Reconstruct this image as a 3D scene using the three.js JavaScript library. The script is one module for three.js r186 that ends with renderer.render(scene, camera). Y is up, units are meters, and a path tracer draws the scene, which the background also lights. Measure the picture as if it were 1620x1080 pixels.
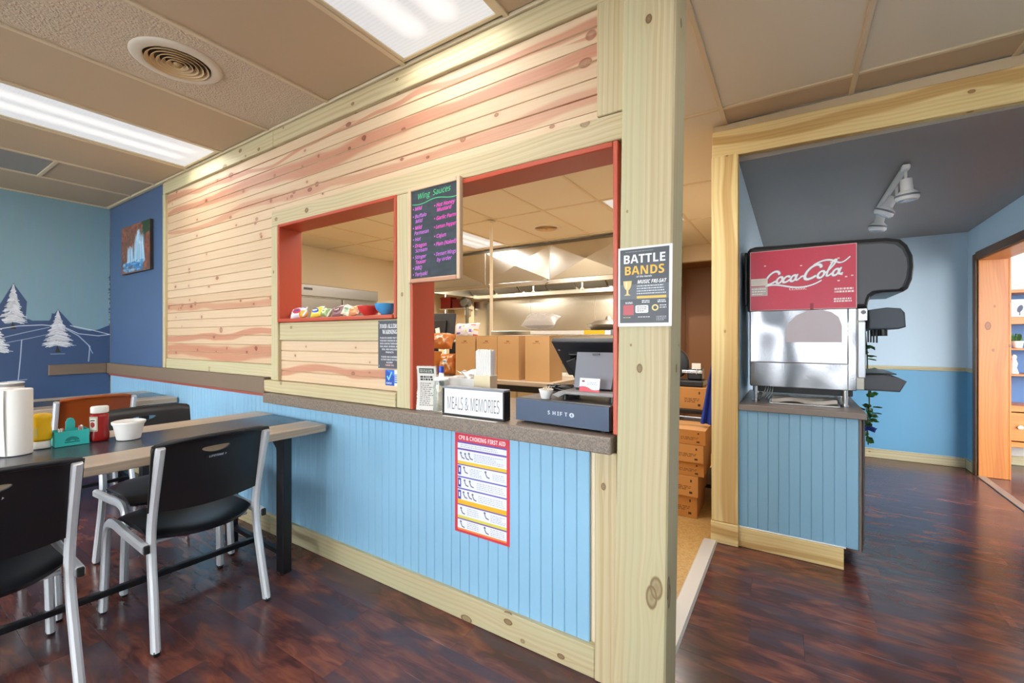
import * as THREE from 'three';
import { RoundedBoxGeometry } from 'three/addons/geometries/RoundedBoxGeometry.js';
import { ConvexGeometry } from 'three/addons/geometries/ConvexGeometry.js';
import { mergeGeometries, toCreasedNormals } from 'three/addons/utils/BufferGeometryUtils.js';
import { RectAreaLightUniformsLib } from 'three/addons/lights/RectAreaLightUniformsLib.js';
import { Brush, Evaluator, SUBTRACTION } from 'three-bvh-csg';

// ---------------------------------------------------------------- camera, sky, exposure
RectAreaLightUniformsLib.init();
const scene = new THREE.Scene();
const camera = new THREE.PerspectiveCamera(2 * Math.atan(540 / 689) * 180 / Math.PI, 1620 / 1080, 0.02, 60);
camera.position.set(0, 1.29, 1.57);
camera.rotation.set(0, 32.8 * Math.PI / 180, 0);
camera.setViewOffset(1620, 1080, 0, 6, 1620, 1080);   // shift lens: verticals stay vertical
const SKY = 16.0;                                       // overcast daylight seen through the shop windows
scene.background = new THREE.Color().setRGB(0.92, 0.965, 1.0);
scene.backgroundIntensity = SKY;
const LAMP = 5.5, KITCHEN_LAMP = 18.0, LAMP_SEEN = 0.95;                     // radiance of the ceiling panels' light / of the panel the eye sees
const LAMP_COLOR = new THREE.Color().setRGB(1.0, 0.97, 0.94), KITCHEN_COLOR = new THREE.Color().setRGB(1.0, 0.95, 0.87);
const renderer = new THREE.WebGLRenderer({ antialias: true });
renderer.toneMapping = THREE.LinearToneMapping;
renderer.toneMappingExposure = 0.96;
renderer.shadowMap.enabled = true;

// ---------------------------------------------------------------- helpers
let seed = 7;
const rnd = () => { seed = (seed + 0x6d2b79f5) | 0; let t = Math.imul(seed ^ (seed >>> 15), 1 | seed); t = (t + Math.imul(t ^ (t >>> 7), 61 | t)) ^ t; return ((t ^ (t >>> 14)) >>> 0) / 4294967296; };
const rr = (a, b) => a + (b - a) * rnd();
const clamp = (x, a = 0, b = 1) => Math.min(b, Math.max(a, x));
const lerp = (a, b, t) => a + (b - a) * t;
const sm = (a, b, x) => { const t = clamp((x - a) / (b - a)); return t * t * (3 - 2 * t); };
const hash = (x, y, s) => { let h = Math.imul(x, 374761393) ^ Math.imul(y, 668265263) ^ Math.imul(s, 1274126177); h = Math.imul(h ^ (h >>> 13), 1274126177); return ((h ^ (h >>> 16)) >>> 0) / 4294967296; };
function vn(x, y, s) { const i = Math.floor(x), j = Math.floor(y), u = x - i, v = y - j, a = u * u * (3 - 2 * u), b = v * v * (3 - 2 * v); return lerp(lerp(hash(i, j, s), hash(i + 1, j, s), a), lerp(hash(i, j + 1, s), hash(i + 1, j + 1, s), a), b); }
const fbm = (x, y, s, n = 3) => { let t = 0, a = 0.5, q = 0; for (let k = 0; k < n; k++) { t += a * vn(x, y, s + k); q += a; x *= 2.03; y *= 2.03; a *= 0.5; } return t / q; };
const hex = (c) => [(c >> 16) & 255, (c >> 8) & 255, c & 255];
const mix3 = (a, b, t) => [lerp(a[0], b[0], t), lerp(a[1], b[1], t), lerp(a[2], b[2], t)];

const used = new Map();
function numbered(n) { const k = used.get(n) ?? 0; used.set(n, k + 1); return k ? `${n}_${String(k).padStart(3, '0')}` : n; }
function tag(o, label, category, group) { o.userData.label = label; o.userData.category = category; if (group) o.userData.group = group; return o; }
function thing(name, label, category, [x, y, z] = [0, 0, 0], turn = 0, group) {
  const o = new THREE.Group(); o.name = numbered(name); o.position.set(x, y, z); o.rotation.y = turn; scene.add(o);
  return tag(o, label, category, group);
}
function struct(name) { const o = new THREE.Group(); o.name = numbered(name); o.userData.kind = 'structure'; scene.add(o); return o; }
function part(name, geo, mat, parent, x = 0, y = 0, z = 0, rx = 0, ry = 0, rz = 0) {
  const m = new THREE.Mesh(geo, mat); m.name = name; m.position.set(x, y, z); m.rotation.set(rx, ry, rz); parent.add(m); return m;
}
function solo(name, geo, mat, label, category, pos, rot = [0, 0, 0], group) {
  const m = new THREE.Mesh(geo, mat); m.name = numbered(name); m.position.set(...pos); m.rotation.set(...rot); scene.add(m);
  return tag(m, label, category, group);
}
function structMesh(name, geo, mat, x, y, z) { const m = new THREE.Mesh(geo, mat); m.name = numbered(name); m.position.set(x, y, z); m.userData.kind = 'structure'; scene.add(m); return m; }
function copy(o, [x, y, z], turn, label) { const c = o.clone(); c.name = numbered(o.name.replace(/_\d{3}$/, '')); c.position.set(x, y, z); c.rotation.y = turn; c.userData = { ...o.userData, label }; scene.add(c); return c; }

const M = (color, roughness = 0.6, metalness = 0, extra = {}) => new THREE.MeshPhysicalMaterial({ color, roughness, metalness, ...extra });
const boxes = new Map();
function chamferBox(w, h, d, c = 0.003) {
  const key = [w, h, d, c].map((v) => v.toFixed(4)).join();
  if (!boxes.has(key)) {
    c = Math.min(c, w * 0.3, h * 0.3, d * 0.3);
    const p = [], X = w / 2, Y = h / 2, Z = d / 2;
    for (const i of [-1, 1]) for (const j of [-1, 1]) for (const k of [-1, 1]) p.push(new THREE.Vector3(i * (X - c), j * (Y - c), k * Z), new THREE.Vector3(i * (X - c), j * Y, k * (Z - c)), new THREE.Vector3(i * X, j * (Y - c), k * (Z - c)));
    const g = new ConvexGeometry(p); g.setAttribute('uv', new THREE.Float32BufferAttribute(new Float32Array(g.attributes.position.count * 2), 2));
    boxes.set(key, g);
  }
  return boxes.get(key);
}
const rbox = (w, h, d, r = 0.005) => new RoundedBoxGeometry(w, h, d, 2, Math.min(r, w * 0.45, h * 0.45, d * 0.45));
// uv in metres by the face's main direction, u along the grain
function boxUV(geo, grain = 'x', su = 1, sv = 1, ou = 0, ov = 0) {
  const g = geo.index ? geo.toNonIndexed() : geo.clone(), p = g.attributes.position, uv = new Float32Array(p.count * 2);
  const a = new THREE.Vector3(), b = new THREE.Vector3(), c = new THREE.Vector3();
  for (let i = 0; i < p.count; i += 3) {
    a.fromBufferAttribute(p, i); b.fromBufferAttribute(p, i + 1); c.fromBufferAttribute(p, i + 2);
    const n = b.clone().sub(a).cross(c.clone().sub(a)), ax = Math.abs(n.x), ay = Math.abs(n.y), az = Math.abs(n.z);
    const k = az >= ax && az >= ay ? 'z' : ax >= ay ? 'x' : 'y';
    const [U, V] = { x: { z: 'xy', y: 'xz', x: 'zy' }, y: { z: 'yx', x: 'yz', y: 'xz' }, z: { x: 'zy', y: 'zx', z: 'xy' } }[grain][k];
    [a, b, c].forEach((q, j) => { uv[2 * (i + j)] = q[U] * su + ou; uv[2 * (i + j) + 1] = q[V] * sv + ov; });
  }
  g.setAttribute('uv', new THREE.BufferAttribute(uv, 2)); return g;
}
const moved = (g, x, y, z, rx = 0, ry = 0, rz = 0) => { g = g.index ? g.toNonIndexed() : g.clone(); g.applyMatrix4(new THREE.Matrix4().compose(new THREE.Vector3(x, y, z), new THREE.Quaternion().setFromEuler(new THREE.Euler(rx, ry, rz)), new THREE.Vector3(1, 1, 1))); return g; };
const join = (...gs) => mergeGeometries(gs.map((g) => { g = g.index ? g.toNonIndexed() : g; if (!g.attributes.normal) g.computeVertexNormals(); for (const k of Object.keys(g.attributes)) if (!['position', 'normal', 'uv'].includes(k)) g.deleteAttribute(k); return g; }));
const lathe = (pts, seg = 32) => new THREE.LatheGeometry(pts.map(([x, y]) => new THREE.Vector2(x, y)), seg);
const cyl = (r, h, seg = 20, r2 = r) => new THREE.CylinderGeometry(r2, r, h, seg);
function tube(pts, r, seg = 40, rad = 8) { return new THREE.TubeGeometry(new THREE.CatmullRomCurve3(pts.map((p) => new THREE.Vector3(...p))), seg, r, rad); }
// flat bar swept along points: wz across (near the z axis), t in the plane of the sweep
function flatTube(pts, wz, t, seg = 40) {
  const cv = new THREE.CatmullRomCurve3(pts.map((p) => new THREE.Vector3(...p)), false, 'centripetal'), pos = [], idx = [], ring = [];
  const c = Math.min(wz, t) * 0.28, W = wz / 2, T = t / 2;
  ring.push([W, T - c], [W - c, T], [-(W - c), T], [-W, T - c], [-W, -(T - c)], [-(W - c), -T], [W - c, -T], [W, -(T - c)]);
  for (let i = 0; i <= seg; i++) {
    const P = cv.getPointAt(i / seg), Tn = cv.getTangentAt(i / seg), N = new THREE.Vector3(0, 0, 1).cross(Tn).normalize(), B = Tn.clone().cross(N);
    for (const [a, b] of ring) pos.push(P.x + B.x * a + N.x * b, P.y + B.y * a + N.y * b, P.z + B.z * a + N.z * b);
  }
  for (let i = 0; i < seg; i++) for (let k = 0; k < 8; k++) { const a = i * 8 + k, b = i * 8 + (k + 1) % 8; idx.push(a, b, a + 8, b, b + 8, a + 8); }
  for (let k = 1; k < 7; k++) { idx.push(0, k + 1, k); const o = seg * 8; idx.push(o, o + k, o + k + 1); }
  const g = new THREE.BufferGeometry(); g.setAttribute('position', new THREE.Float32BufferAttribute(pos, 3)); g.setIndex(idx); g.computeVertexNormals();
  g.setAttribute('uv', new THREE.Float32BufferAttribute(new Float32Array(pos.length / 3 * 2), 2));
  return toCreasedNormals(g, 0.6);
}
// closed slab round a middle surface f(u,v), u and v from 0 to 1
function slab(f, t, nu, nv, crease = 0.7) {
  const pos = [], uv = [], idx = [], e = 1e-3, P = (u, v) => new THREE.Vector3(...f(u, v));
  const N = (u, v) => P(Math.min(1, u + e), v).sub(P(Math.max(0, u - e), v)).cross(P(u, Math.min(1, v + e)).sub(P(u, Math.max(0, v - e)))).normalize();
  for (const s of [1, -1]) for (let j = 0; j <= nv; j++) for (let i = 0; i <= nu; i++) { const u = i / nu, v = j / nv, p = P(u, v).addScaledVector(N(u, v), s * t / 2); pos.push(p.x, p.y, p.z); uv.push(u, v); }
  const o = (nu + 1) * (nv + 1), at = (i, j, s) => s * o + j * (nu + 1) + i;
  for (let j = 0; j < nv; j++) for (let i = 0; i < nu; i++) { idx.push(at(i, j, 0), at(i + 1, j, 0), at(i + 1, j + 1, 0), at(i, j, 0), at(i + 1, j + 1, 0), at(i, j + 1, 0)); idx.push(at(i, j, 1), at(i + 1, j + 1, 1), at(i + 1, j, 1), at(i, j, 1), at(i, j + 1, 1), at(i + 1, j + 1, 1)); }
  for (let i = 0; i < nu; i++) { idx.push(at(i, 0, 0), at(i + 1, 0, 1), at(i + 1, 0, 0), at(i, 0, 0), at(i, 0, 1), at(i + 1, 0, 1)); idx.push(at(i, nv, 0), at(i + 1, nv, 0), at(i + 1, nv, 1), at(i, nv, 0), at(i + 1, nv, 1), at(i, nv, 1)); }
  for (let j = 0; j < nv; j++) { idx.push(at(0, j, 0), at(0, j + 1, 0), at(0, j + 1, 1), at(0, j, 0), at(0, j + 1, 1), at(0, j, 1)); idx.push(at(nu, j, 0), at(nu, j + 1, 1), at(nu, j + 1, 0), at(nu, j, 0), at(nu, j, 1), at(nu, j + 1, 1)); }
  const g = new THREE.BufferGeometry(); g.setAttribute('position', new THREE.Float32BufferAttribute(pos, 3)); g.setAttribute('uv', new THREE.Float32BufferAttribute(uv, 2)); g.setIndex(idx); g.computeVertexNormals();
  return toCreasedNormals(g, crease);
}
// puffed bag, crimped at its two ends, lying in x-y and thick in z
function pillow(w, h, th, s, nu = 14, nv = 12) {
  const pos = [], uv = [], idx = [];
  for (const f of [1, -1]) for (let j = 0; j <= nv; j++) for (let i = 0; i <= nu; i++) {
    const u = i / nu * 2 - 1, v = j / nv * 2 - 1, q = Math.pow(Math.max(0, 1 - Math.pow(Math.abs(u), 3)), 0.6) * Math.pow(Math.max(0, 1 - v * v), 0.5);
    const wr = (fbm(u * 4 + s, v * 4 + f, s) - 0.5) * 0.7;
    pos.push(u * w / 2 * (1 - 0.10 * (1 - v * v)), v * h / 2 * (1 - 0.05 * (1 - u * u)), f * th / 2 * q * (1 + wr)); uv.push(i / nu, j / nv);
  }
  const o = (nu + 1) * (nv + 1), at = (i, j, k) => k * o + j * (nu + 1) + i;
  for (let j = 0; j < nv; j++) for (let i = 0; i < nu; i++) { idx.push(at(i, j, 0), at(i + 1, j, 0), at(i + 1, j + 1, 0), at(i, j, 0), at(i + 1, j + 1, 0), at(i, j + 1, 0)); idx.push(at(i, j, 1), at(i + 1, j + 1, 1), at(i + 1, j, 1), at(i, j, 1), at(i, j + 1, 1), at(i + 1, j + 1, 1)); }
  const g = new THREE.BufferGeometry(); g.setAttribute('position', new THREE.Float32BufferAttribute(pos, 3)); g.setAttribute('uv', new THREE.Float32BufferAttribute(uv, 2)); g.setIndex(idx); g.computeVertexNormals(); return g;
}
function extr(pts, depth, bevel = 0, holes = []) {
  const s = new THREE.Shape(pts.map(([x, y]) => new THREE.Vector2(x, y)));
  for (const h of holes) s.holes.push(new THREE.Path(h.map(([x, y]) => new THREE.Vector2(x, y))));
  return new THREE.ExtrudeGeometry(s, { depth: depth - 2 * bevel, bevelEnabled: bevel > 0, bevelThickness: bevel, bevelSize: bevel, bevelOffset: -bevel, bevelSegments: 2, curveSegments: 12 }).translate(0, 0, bevel);
}
// ---------------------------------------------------------------- textures
function dataTex(w, h, f, repeat = true) {
  const d = new Uint8Array(w * h * 4);
  for (let y = 0; y < h; y++) for (let x = 0; x < w; x++) { const c = f(x, y), i = (y * w + x) * 4; d[i] = clamp(c[0], 0, 255); d[i + 1] = clamp(c[1], 0, 255); d[i + 2] = clamp(c[2], 0, 255); d[i + 3] = 255; }
  const t = new THREE.DataTexture(d, w, h); t.colorSpace = THREE.SRGBColorSpace; t.magFilter = t.minFilter = THREE.LinearFilter;
  if (repeat) t.wrapS = t.wrapT = THREE.RepeatWrapping; t.needsUpdate = true; return t;
}
function canvasTex(w, h, draw) {
  const c = document.createElement('canvas'); c.width = w; c.height = h; draw(c.getContext('2d'), w, h);
  const t = new THREE.CanvasTexture(c); t.colorSpace = THREE.SRGBColorSpace; return t;
}
// rows of sawn boards, each row one board: base tones, grain, reddish heartwood, knots
function woodTexture(W, rows, L, rowH, o) {
  const ph = 128, H = rows * ph, R = [];
  for (let r = 0; r < rows; r++) {
    const kn = o.fixed ? [...o.fixed[r]] : [], n = Math.round(rr(o.knots[0], o.knots[1]));
    for (let k = 0; k < n; k++) kn.push({ x: rr(0, L), y: rr(0.1, 0.9) * rowH, a: rr(0.0045, 0.0125) * (o.knotSize ?? 1) * (rnd() < 0.22 ? 1.7 : 1), e: rr(1.0, 1.9), d: rr(0.45, 1) });
    R.push({ kn, heart: r < (o.heartRows ?? 0) || rnd() < o.heartChance ? rr(0.55, 1) * o.heart : 0, hc: rr(0.3, 0.7) * rowH, hw: rr(0.15, 0.42) * rowH, tone: rr(-1, 1), s: Math.floor(rr(10, 9000)), fq: rr(0.7, 1.3) });
  }
  const A = hex(o.light), B = hex(o.dark), C = hex(o.heartColor), K = hex(o.knotColor), G = hex(o.tint ?? o.light);
  const tex = dataTex(W, H, (px, py) => {
    const r = Math.floor(py / ph), q = R[r], x = px / W * L, y = (py % ph) / ph * rowH;
    let dy = 0, kn = 0, halo = 0;
    for (const k of q.kn) {
      let dx = Math.abs(x - k.x); dx = Math.min(dx, L - dx); if (dx > 0.3) continue;
      const ddy = y - k.y, rad = Math.hypot(dx / (k.a * k.e), ddy / k.a);
      dy += Math.sign(ddy || 1) * k.a * 0.9 * Math.exp(-Math.pow(dx / (k.a * 5), 2)) * Math.exp(-Math.abs(ddy) / (k.a * 2.2));
      kn = Math.max(kn, (1 - sm(0.82, 1.08, rad)) * k.d * (0.5 + 0.5 * sm(0.45, 0.9, rad) + 0.12 * Math.sin(rad * 9 + k.e * 3))); halo = Math.max(halo, k.d * Math.exp(-rad * 0.75));
    }
    const yy = y - dy + (fbm(x * 1.3, r * 7.7, q.s, 3) - 0.5) * 0.05;
    const g = fbm(x * 1.6, yy * 330 * q.fq, q.s + 5, 2), band = 0.5 + 0.5 * Math.sin((yy * 260 * q.fq + fbm(x * 0.9, yy * 30, q.s + 3) * 7) * 1.0);
    let c = mix3(A, B, clamp(0.15 + 0.55 * o.grain * (g - 0.35) + 0.38 * o.grain * band * band + q.tone * o.tone));
    if (o.tint) c = mix3(c, G, 0.55 * sm(0.35, 0.75, fbm(x * 0.6, yy * 14, q.s + 21)));
    if (q.heart) { const e = (fbm(x * 1.4, 3.3, q.s + 31, 3) - 0.5) * 0.13, w = q.hw * (-0.35 + 2.5 * fbm(x * 0.9, 9.1, q.s + 37)); c = mix3(c, C, q.heart * (1 - sm(Math.max(0.001, w * 0.55), Math.max(0.002, w), Math.abs(yy - q.hc - e))) * (0.7 + 0.3 * g)); }
    c = mix3(c, C, halo * 0.5 * o.haloAmount); c = mix3(c, K, kn);
    return c;
  });
  return tex;
}
function woodSet(W, rows, L, rowH, o, rough = 0.55) {
  const map = woodTexture(W, rows, L, rowH, o); map.repeat.set(1 / L, 1 / (rows * rowH));
  return { mat: M(0xffffff, rough, 0, { map }), L, rowH, rows };
}
const PANEL = woodSet(2048, 10, 4.1, 0.13, { light: 0xd8bf9f, dark: 0xbf9c78, heartColor: 0xb0664e, knotColor: 0x66351f, heart: 0.72, heartChance: 0.25, heartRows: 3, grain: 0.35, tone: 0.22, knots: [7, 13], knotSize: 1.05, haloAmount: 1.0 });
const TR = { light: 0xcfc19d, dark: 0xa89066, heartColor: 0xb9905e, knotColor: 0x5c4024, heart: 0, heartChance: 0, grain: 0.85, tone: 0.1, knots: [3, 6], knotSize: 1.0, haloAmount: 0.4, tint: 0xbdbb95 };
const TREATED = woodSet(2048, 6, 3.2, 0.19, TR);
const POST = woodSet(1536, 1, 2.7, 0.19, { ...TR, knots: [0, 0], haloAmount: 0.55, fixed: [[{ x: 2.40, y: 0.095, a: 0.011, e: 1.5, d: 1 }, { x: 1.2, y: 0.082, a: 0.010, e: 1.6, d: 0.9 }, { x: 1.28, y: 0.05, a: 0.004, e: 1.2, d: 0.8 }, { x: 1.75, y: 0.03, a: 0.004, e: 1.3, d: 0.6 }, { x: 0.455, y: 0.15, a: 0.022, e: 1.9, d: 0.6 }, { x: 0.42, y: 0.135, a: 0.02, e: 2.2, d: 0.6 }]] });
const YELLOW = woodSet(2048, 4, 2.6, 0.21, { light: 0xf4e0a8, dark: 0xd9b26a, heartColor: 0xb5803f, knotColor: 0x7c4e24, heart: 0.8, heartChance: 0.9, grain: 0.7, tone: 0.08, knots: [1, 3], haloAmount: 0.6 });
const AMBER = woodSet(1024, 3, 2.2, 0.22, { light: 0xcb7f38, dark: 0xab6226, heartColor: 0xa85a20, knotColor: 0x6e3a14, heart: 0.5, heartChance: 0.9, grain: 0.8, tone: 0.1, knots: [2, 4], haloAmount: 0.6 }, 0.35);
const OAK = woodSet(1024, 4, 2.0, 0.22, { light: 0xd0c0ab, dark: 0xa99682, heartColor: 0x9c8a74, knotColor: 0x8a6a48, heart: 0.4, heartChance: 0.8, grain: 0.9, tone: 0.06, knots: [0, 1], haloAmount: 0.2 }, 0.35);
// a board between two corners, grain along an axis, its own row and place in the texture
function board(name, parent, [x0, x1], [y0, y1], [z0, z1], grain, set, c = 0.003, row = -1) {
  const w = x1 - x0, h = y1 - y0, d = z1 - z0, across = grain === 'x' ? h : grain === 'y' ? w : h;
  const r = row >= 0 ? row : Math.floor(rnd() * set.rows);
  return part(name, boxUV(chamferBox(w, h, d, c), grain, 1, 1, Math.max(...[w, h, d].map((v, i) => (grain === 'xyz'[i] ? v : 0))) / 2 + rnd() * Math.max(0, set.L - Math.max(...[w, h, d].map((v, i) => (grain === 'xyz'[i] ? v : 0)))), r * set.rowH + set.rowH / 2), set.mat, parent, (x0 + x1) / 2, (y0 + y1) / 2, (z0 + z1) / 2);
}
const box = (name, parent, [x0, x1], [y0, y1], [z0, z1], mat, c = 0.003, grain = 'x') => part(name, boxUV(chamferBox(x1 - x0, y1 - y0, z1 - z0, c), grain, 1, 1, x0, y0), mat, parent, (x0 + x1) / 2, (y0 + y1) / 2, (z0 + z1) / 2);

const rugged = (w, h, scale, s, n = 3) => { const t = dataTex(w, h, (x, y) => { const v = 255 * fbm(x / w * scale, y / h * scale, s, n); return [v, v, v]; }); t.colorSpace = THREE.NoColorSpace; return t; };
const bumpFine = rugged(512, 512, 120, 91, 2); bumpFine.repeat.set(1 / 0.8, 1 / 0.8);
const speckle = (a, b, c, sc, s) => { const A = hex(a), B = hex(b), C = hex(c); const t = dataTex(512, 512, (x, y) => { const n = fbm(x / sc, y / sc, s, 2), m = hash(x >> 1, y >> 1, s); return mix3(mix3(A, B, sm(0.35, 0.65, n)), C, m > 0.86 ? 0.7 : m < 0.1 ? 0.35 : 0); }); t.repeat.set(1 / 0.5, 1 / 0.5); return t; };
const mats = {
  stone: M(0xffffff, 0.38, 0, { map: speckle(0x85776a, 0x6e6258, 0x9c8f80, 5, 3) }),
  ledge: M(0x7d6a58, 0.5),
  red: M(0xb5482c, 0.4), redEdge: M(0xc4573f, 0.4),
  bead: M(0x8fbfdd, 0.32), navy: M(0x4c648a, 0.42), skyWall: M(0xc2d5e2, 0.5), lowerBlue: M(0x68a2c4, 0.45),
  cream: M(0xe4d5b8, 0.6), tan: M(0xdac5a4, 0.6),
  tile: M(0xc2ab8e, 0.9, 0, { bumpMap: bumpFine, bumpScale: 0.0015 }), tileKitchen: M(0xe0d5c0, 0.9, 0, { bumpMap: bumpFine, bumpScale: 0.0015 }), tilePale: M(0xcdbba4, 0.95, 0, { bumpMap: bumpFine, bumpScale: 0.004 }), tee: M(0xd9c7a8, 0.5),
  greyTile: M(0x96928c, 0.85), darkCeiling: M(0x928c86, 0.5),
  white: M(0xf2f1ee, 0.4), whitePaint: M(0xe6e3dd, 0.6), paper: M(0xf4f2ee, 0.8), black: M(0x17181b, 0.35), blackMetal: M(0x121318, 0.35), rubber: M(0x101012, 0.7),
  steel: M(0xcfccc6, 0.24, 1), steelDull: M(0xb8b2a6, 0.38, 1), chrome: M(0xd5d6d8, 0.2, 1), silver: M(0xdcdfe3, 0.36, 0.35),
  chairBlack: M(0x15181d, 0.33), chairAmber: M(0x9a4512, 0.35),
  kraft: M(0xcfa26c, 0.75), carton: M(0xc48f58, 0.75),
  teal: M(0x36bdb9, 0.45), slate: M(0x33435c, 0.45), greyPlastic: M(0x7d828c, 0.45), darkPlastic: M(0x24262b, 0.42),
  glass: new THREE.MeshPhysicalMaterial({ color: 0xffffff, roughness: 0.02, transmission: 1, thickness: 0, ior: 1.45 }),
  frost: M(0xeef2f2, 0.25, 0, { transmission: 0.75, thickness: 0 }),
  plasticWrap: M(0xd8d2cc, 0.3, 0, { transmission: 0.3, thickness: 0 }),
};
// ---------------------------------------------------------------- the setting
const H = 2.654, LEFT = -6.075, RIGHT = 1.457, FRONT = 4.4, KBACK = -5.3, RBACK = -4.5;

{ // dark stained wood-look floor: planks where it is seen, plain boards beyond
  const fl = [0x4a2f30, 0x653c36, 0x7d4b3d, 0x935a42].map(hex), pur = hex(0x4b3d46);
  const rows = 6, ph = 192, W = 1280;
  const map = dataTex(W, rows * ph, (px, py) => {
    const r = Math.floor(py / ph), x = px / W * 1.25, y = py / ph * 0.19, s = 400 + r * 17;
    const wx = fbm(x * 5, y * 14, s) - 0.5, wy = fbm(x * 5 + 9, y * 14, s + 3) - 0.5;
    const n = fbm((x + wx * 0.3) * 7, (y + wy * 0.12) * 20, s + 7, 4), g = fbm((x + wx * 0.1) * 9, (y + wy * 0.05) * 190, s + 13, 2), t = clamp((n - 0.3) * 1.6 + (g - 0.5) * 0.3 + (hash(r, 3, 5) - 0.5) * 0.2) * 3;
    const i = Math.min(2, Math.floor(t)); let c = mix3(fl[i], fl[i + 1], t - i);
    return mix3(c, pur, 0.7 * sm(0.5, 0.7, fbm(x * 3 + 4, y * 12 + 2, s + 29)));
  });
  map.repeat.set(1 / 1.25, 1 / (rows * 0.19));
  const fm = M(0xffffff, 0.2, 0, { map }), set = { mat: fm, L: 1.25, rowH: 0.19, rows };
  const floor = struct('floor'), pw = 0.19, pl = 1.22;
  const rowsAt = (z0, z1, x0, x1) => {
    let k = 0;
    for (let z = z0; z < z1 - 0.01; z += pw, k++) { const zz = Math.min(z + pw, z1); let x = x0 - ((k * 0.41) % 1) * pl; for (; x < x1; x += pl) { const a = Math.max(x, x0), b = Math.min(x + pl, x1); if (b - a > 0.02) {
      const g = boxUV(chamferBox(b - a, 0.012, zz - z, 0.0008), 'x', 1, 1, rr(0, 1.25), 0), r = Math.floor(rnd() * rows), uv = g.attributes.uv, p = g.attributes.position;
      for (let i = 0; i < p.count; i++) uv.setY(i, p.getZ(i) + r * 0.19 + 0.095);
      part('plank', g, fm, floor, (a + b) / 2, -0.006, (z + zz) / 2);
    } } }
  };
  rowsAt(0, 1.9, LEFT, RIGHT + 0.2); rowsAt(-1.47, 0, -0.4, RIGHT); rowsAt(RBACK, -1.47, -0.285, RIGHT); rowsAt(-4.9, -2.2, RIGHT, 4.0);
  box('subfloor', floor, [LEFT, 1.66], [-0.02, -0.0005], [1.9, FRONT], M(0x3d1e17, 0.26), 0.001);
  box('subfloor', floor, [LEFT - 0.3, 4], [-0.14, -0.013], [KBACK - 1.4, FRONT + 0.3], M(0x554a44, 0.8), 0.001);
  const kmap = speckle(0xc9a468, 0xb98f55, 0xd8b880, 9, 31);
  const kf = structMesh('floor', boxUV(chamferBox(-0.42 - LEFT, 0.012, 5.2, 0.001), 'x'), M(0xffffff, 0.35, 0, { map: kmap }), (LEFT - 0.42) / 2, -0.006, -0.1 - 2.6);
  kf.name = 'floor_kitchen';
}
{ // service wall: studs and skins round two pass-through openings, knotty planks above, beadboard below
  const w = struct('wall_back'), Z = [-0.12, -0.018];
  box('wall_body', w, [LEFT, -0.54], [0, 0.868], [-0.12, -0.013], mats.cream, 0.001);
  box('wall_body', w, [LEFT, -2.896], [0.868, H], [-0.12, -0.019], mats.cream, 0.001); box('wall_body', w, [-2.895, -2.8], [0.934, H], [-0.12, -0.019], mats.cream, 0.001);
  box('wall_body', w, [-2.8, -1.598], [0.934, 1.385], Z, mats.cream, 0.001);
  box('wall_body', w, [-1.697, -1.598], [1.385, 2.02], Z, mats.cream, 0.001);
  box('wall_body', w, [-2.8, -0.52], [2.02, H], Z, mats.cream, 0.001);
  box('wall_panel', w, [LEFT, -4.64], [1.02, H], [-0.018, -0.004], mats.navy, 0.001);
  // planks
  const prof = [[0.007, 0], [0, 0.003], [0, 0.0605], [0.008, 0.0635], [0.008, 0.0655], [0, 0.0685], [0, 0.127], [0.007, 0.13], [0.0175, 0.13], [0.0175, 0]];
  const plank = (x0, x1, y, h = 0.13, row = Math.floor(rnd() * PANEL.rows)) => {
    const g0 = extr(h > 0.125 ? prof : [[0.004, 0], [0, 0.004], [0, h], [0.0175, h], [0.0175, 0]], x1 - x0).rotateY(Math.PI / 2);
    const g = boxUV(g0, 'x', 1, 1, rnd() * Math.max(0, PANEL.L - (x1 - x0)), row * 0.13);
    part('plank', g, PANEL.mat, w, x0, y, 0);
  };
  for (let k = 0; k < 11; k++) { const y = 2.542 - 0.13 * (k + 1); if (k < 3) plank(-4.592, -0.62, y, 0.13, k); else plank(-4.592, -2.877, y); }
  plank(-2.876, -0.62, 2.116, 0.036);
  plank(-2.8, -1.689, 1.142); plank(-2.8, -1.689, 1.012, 0.13, 3);
  // beadboard strips
  const bead = chamferBox(0.0532, 1, 0.011, 0.0035);
  for (let x = -6.06; x < -0.66; x += 0.0535) { const s = part('bead_board', bead, mats.bead, w, x + 0.0267, 0, -0.0065), top = x < -2.94 ? 0.9 : 0.868; s.scale.y = top - 0.1; s.position.y = 0.1 + (top - 0.1) / 2; }
}
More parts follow.
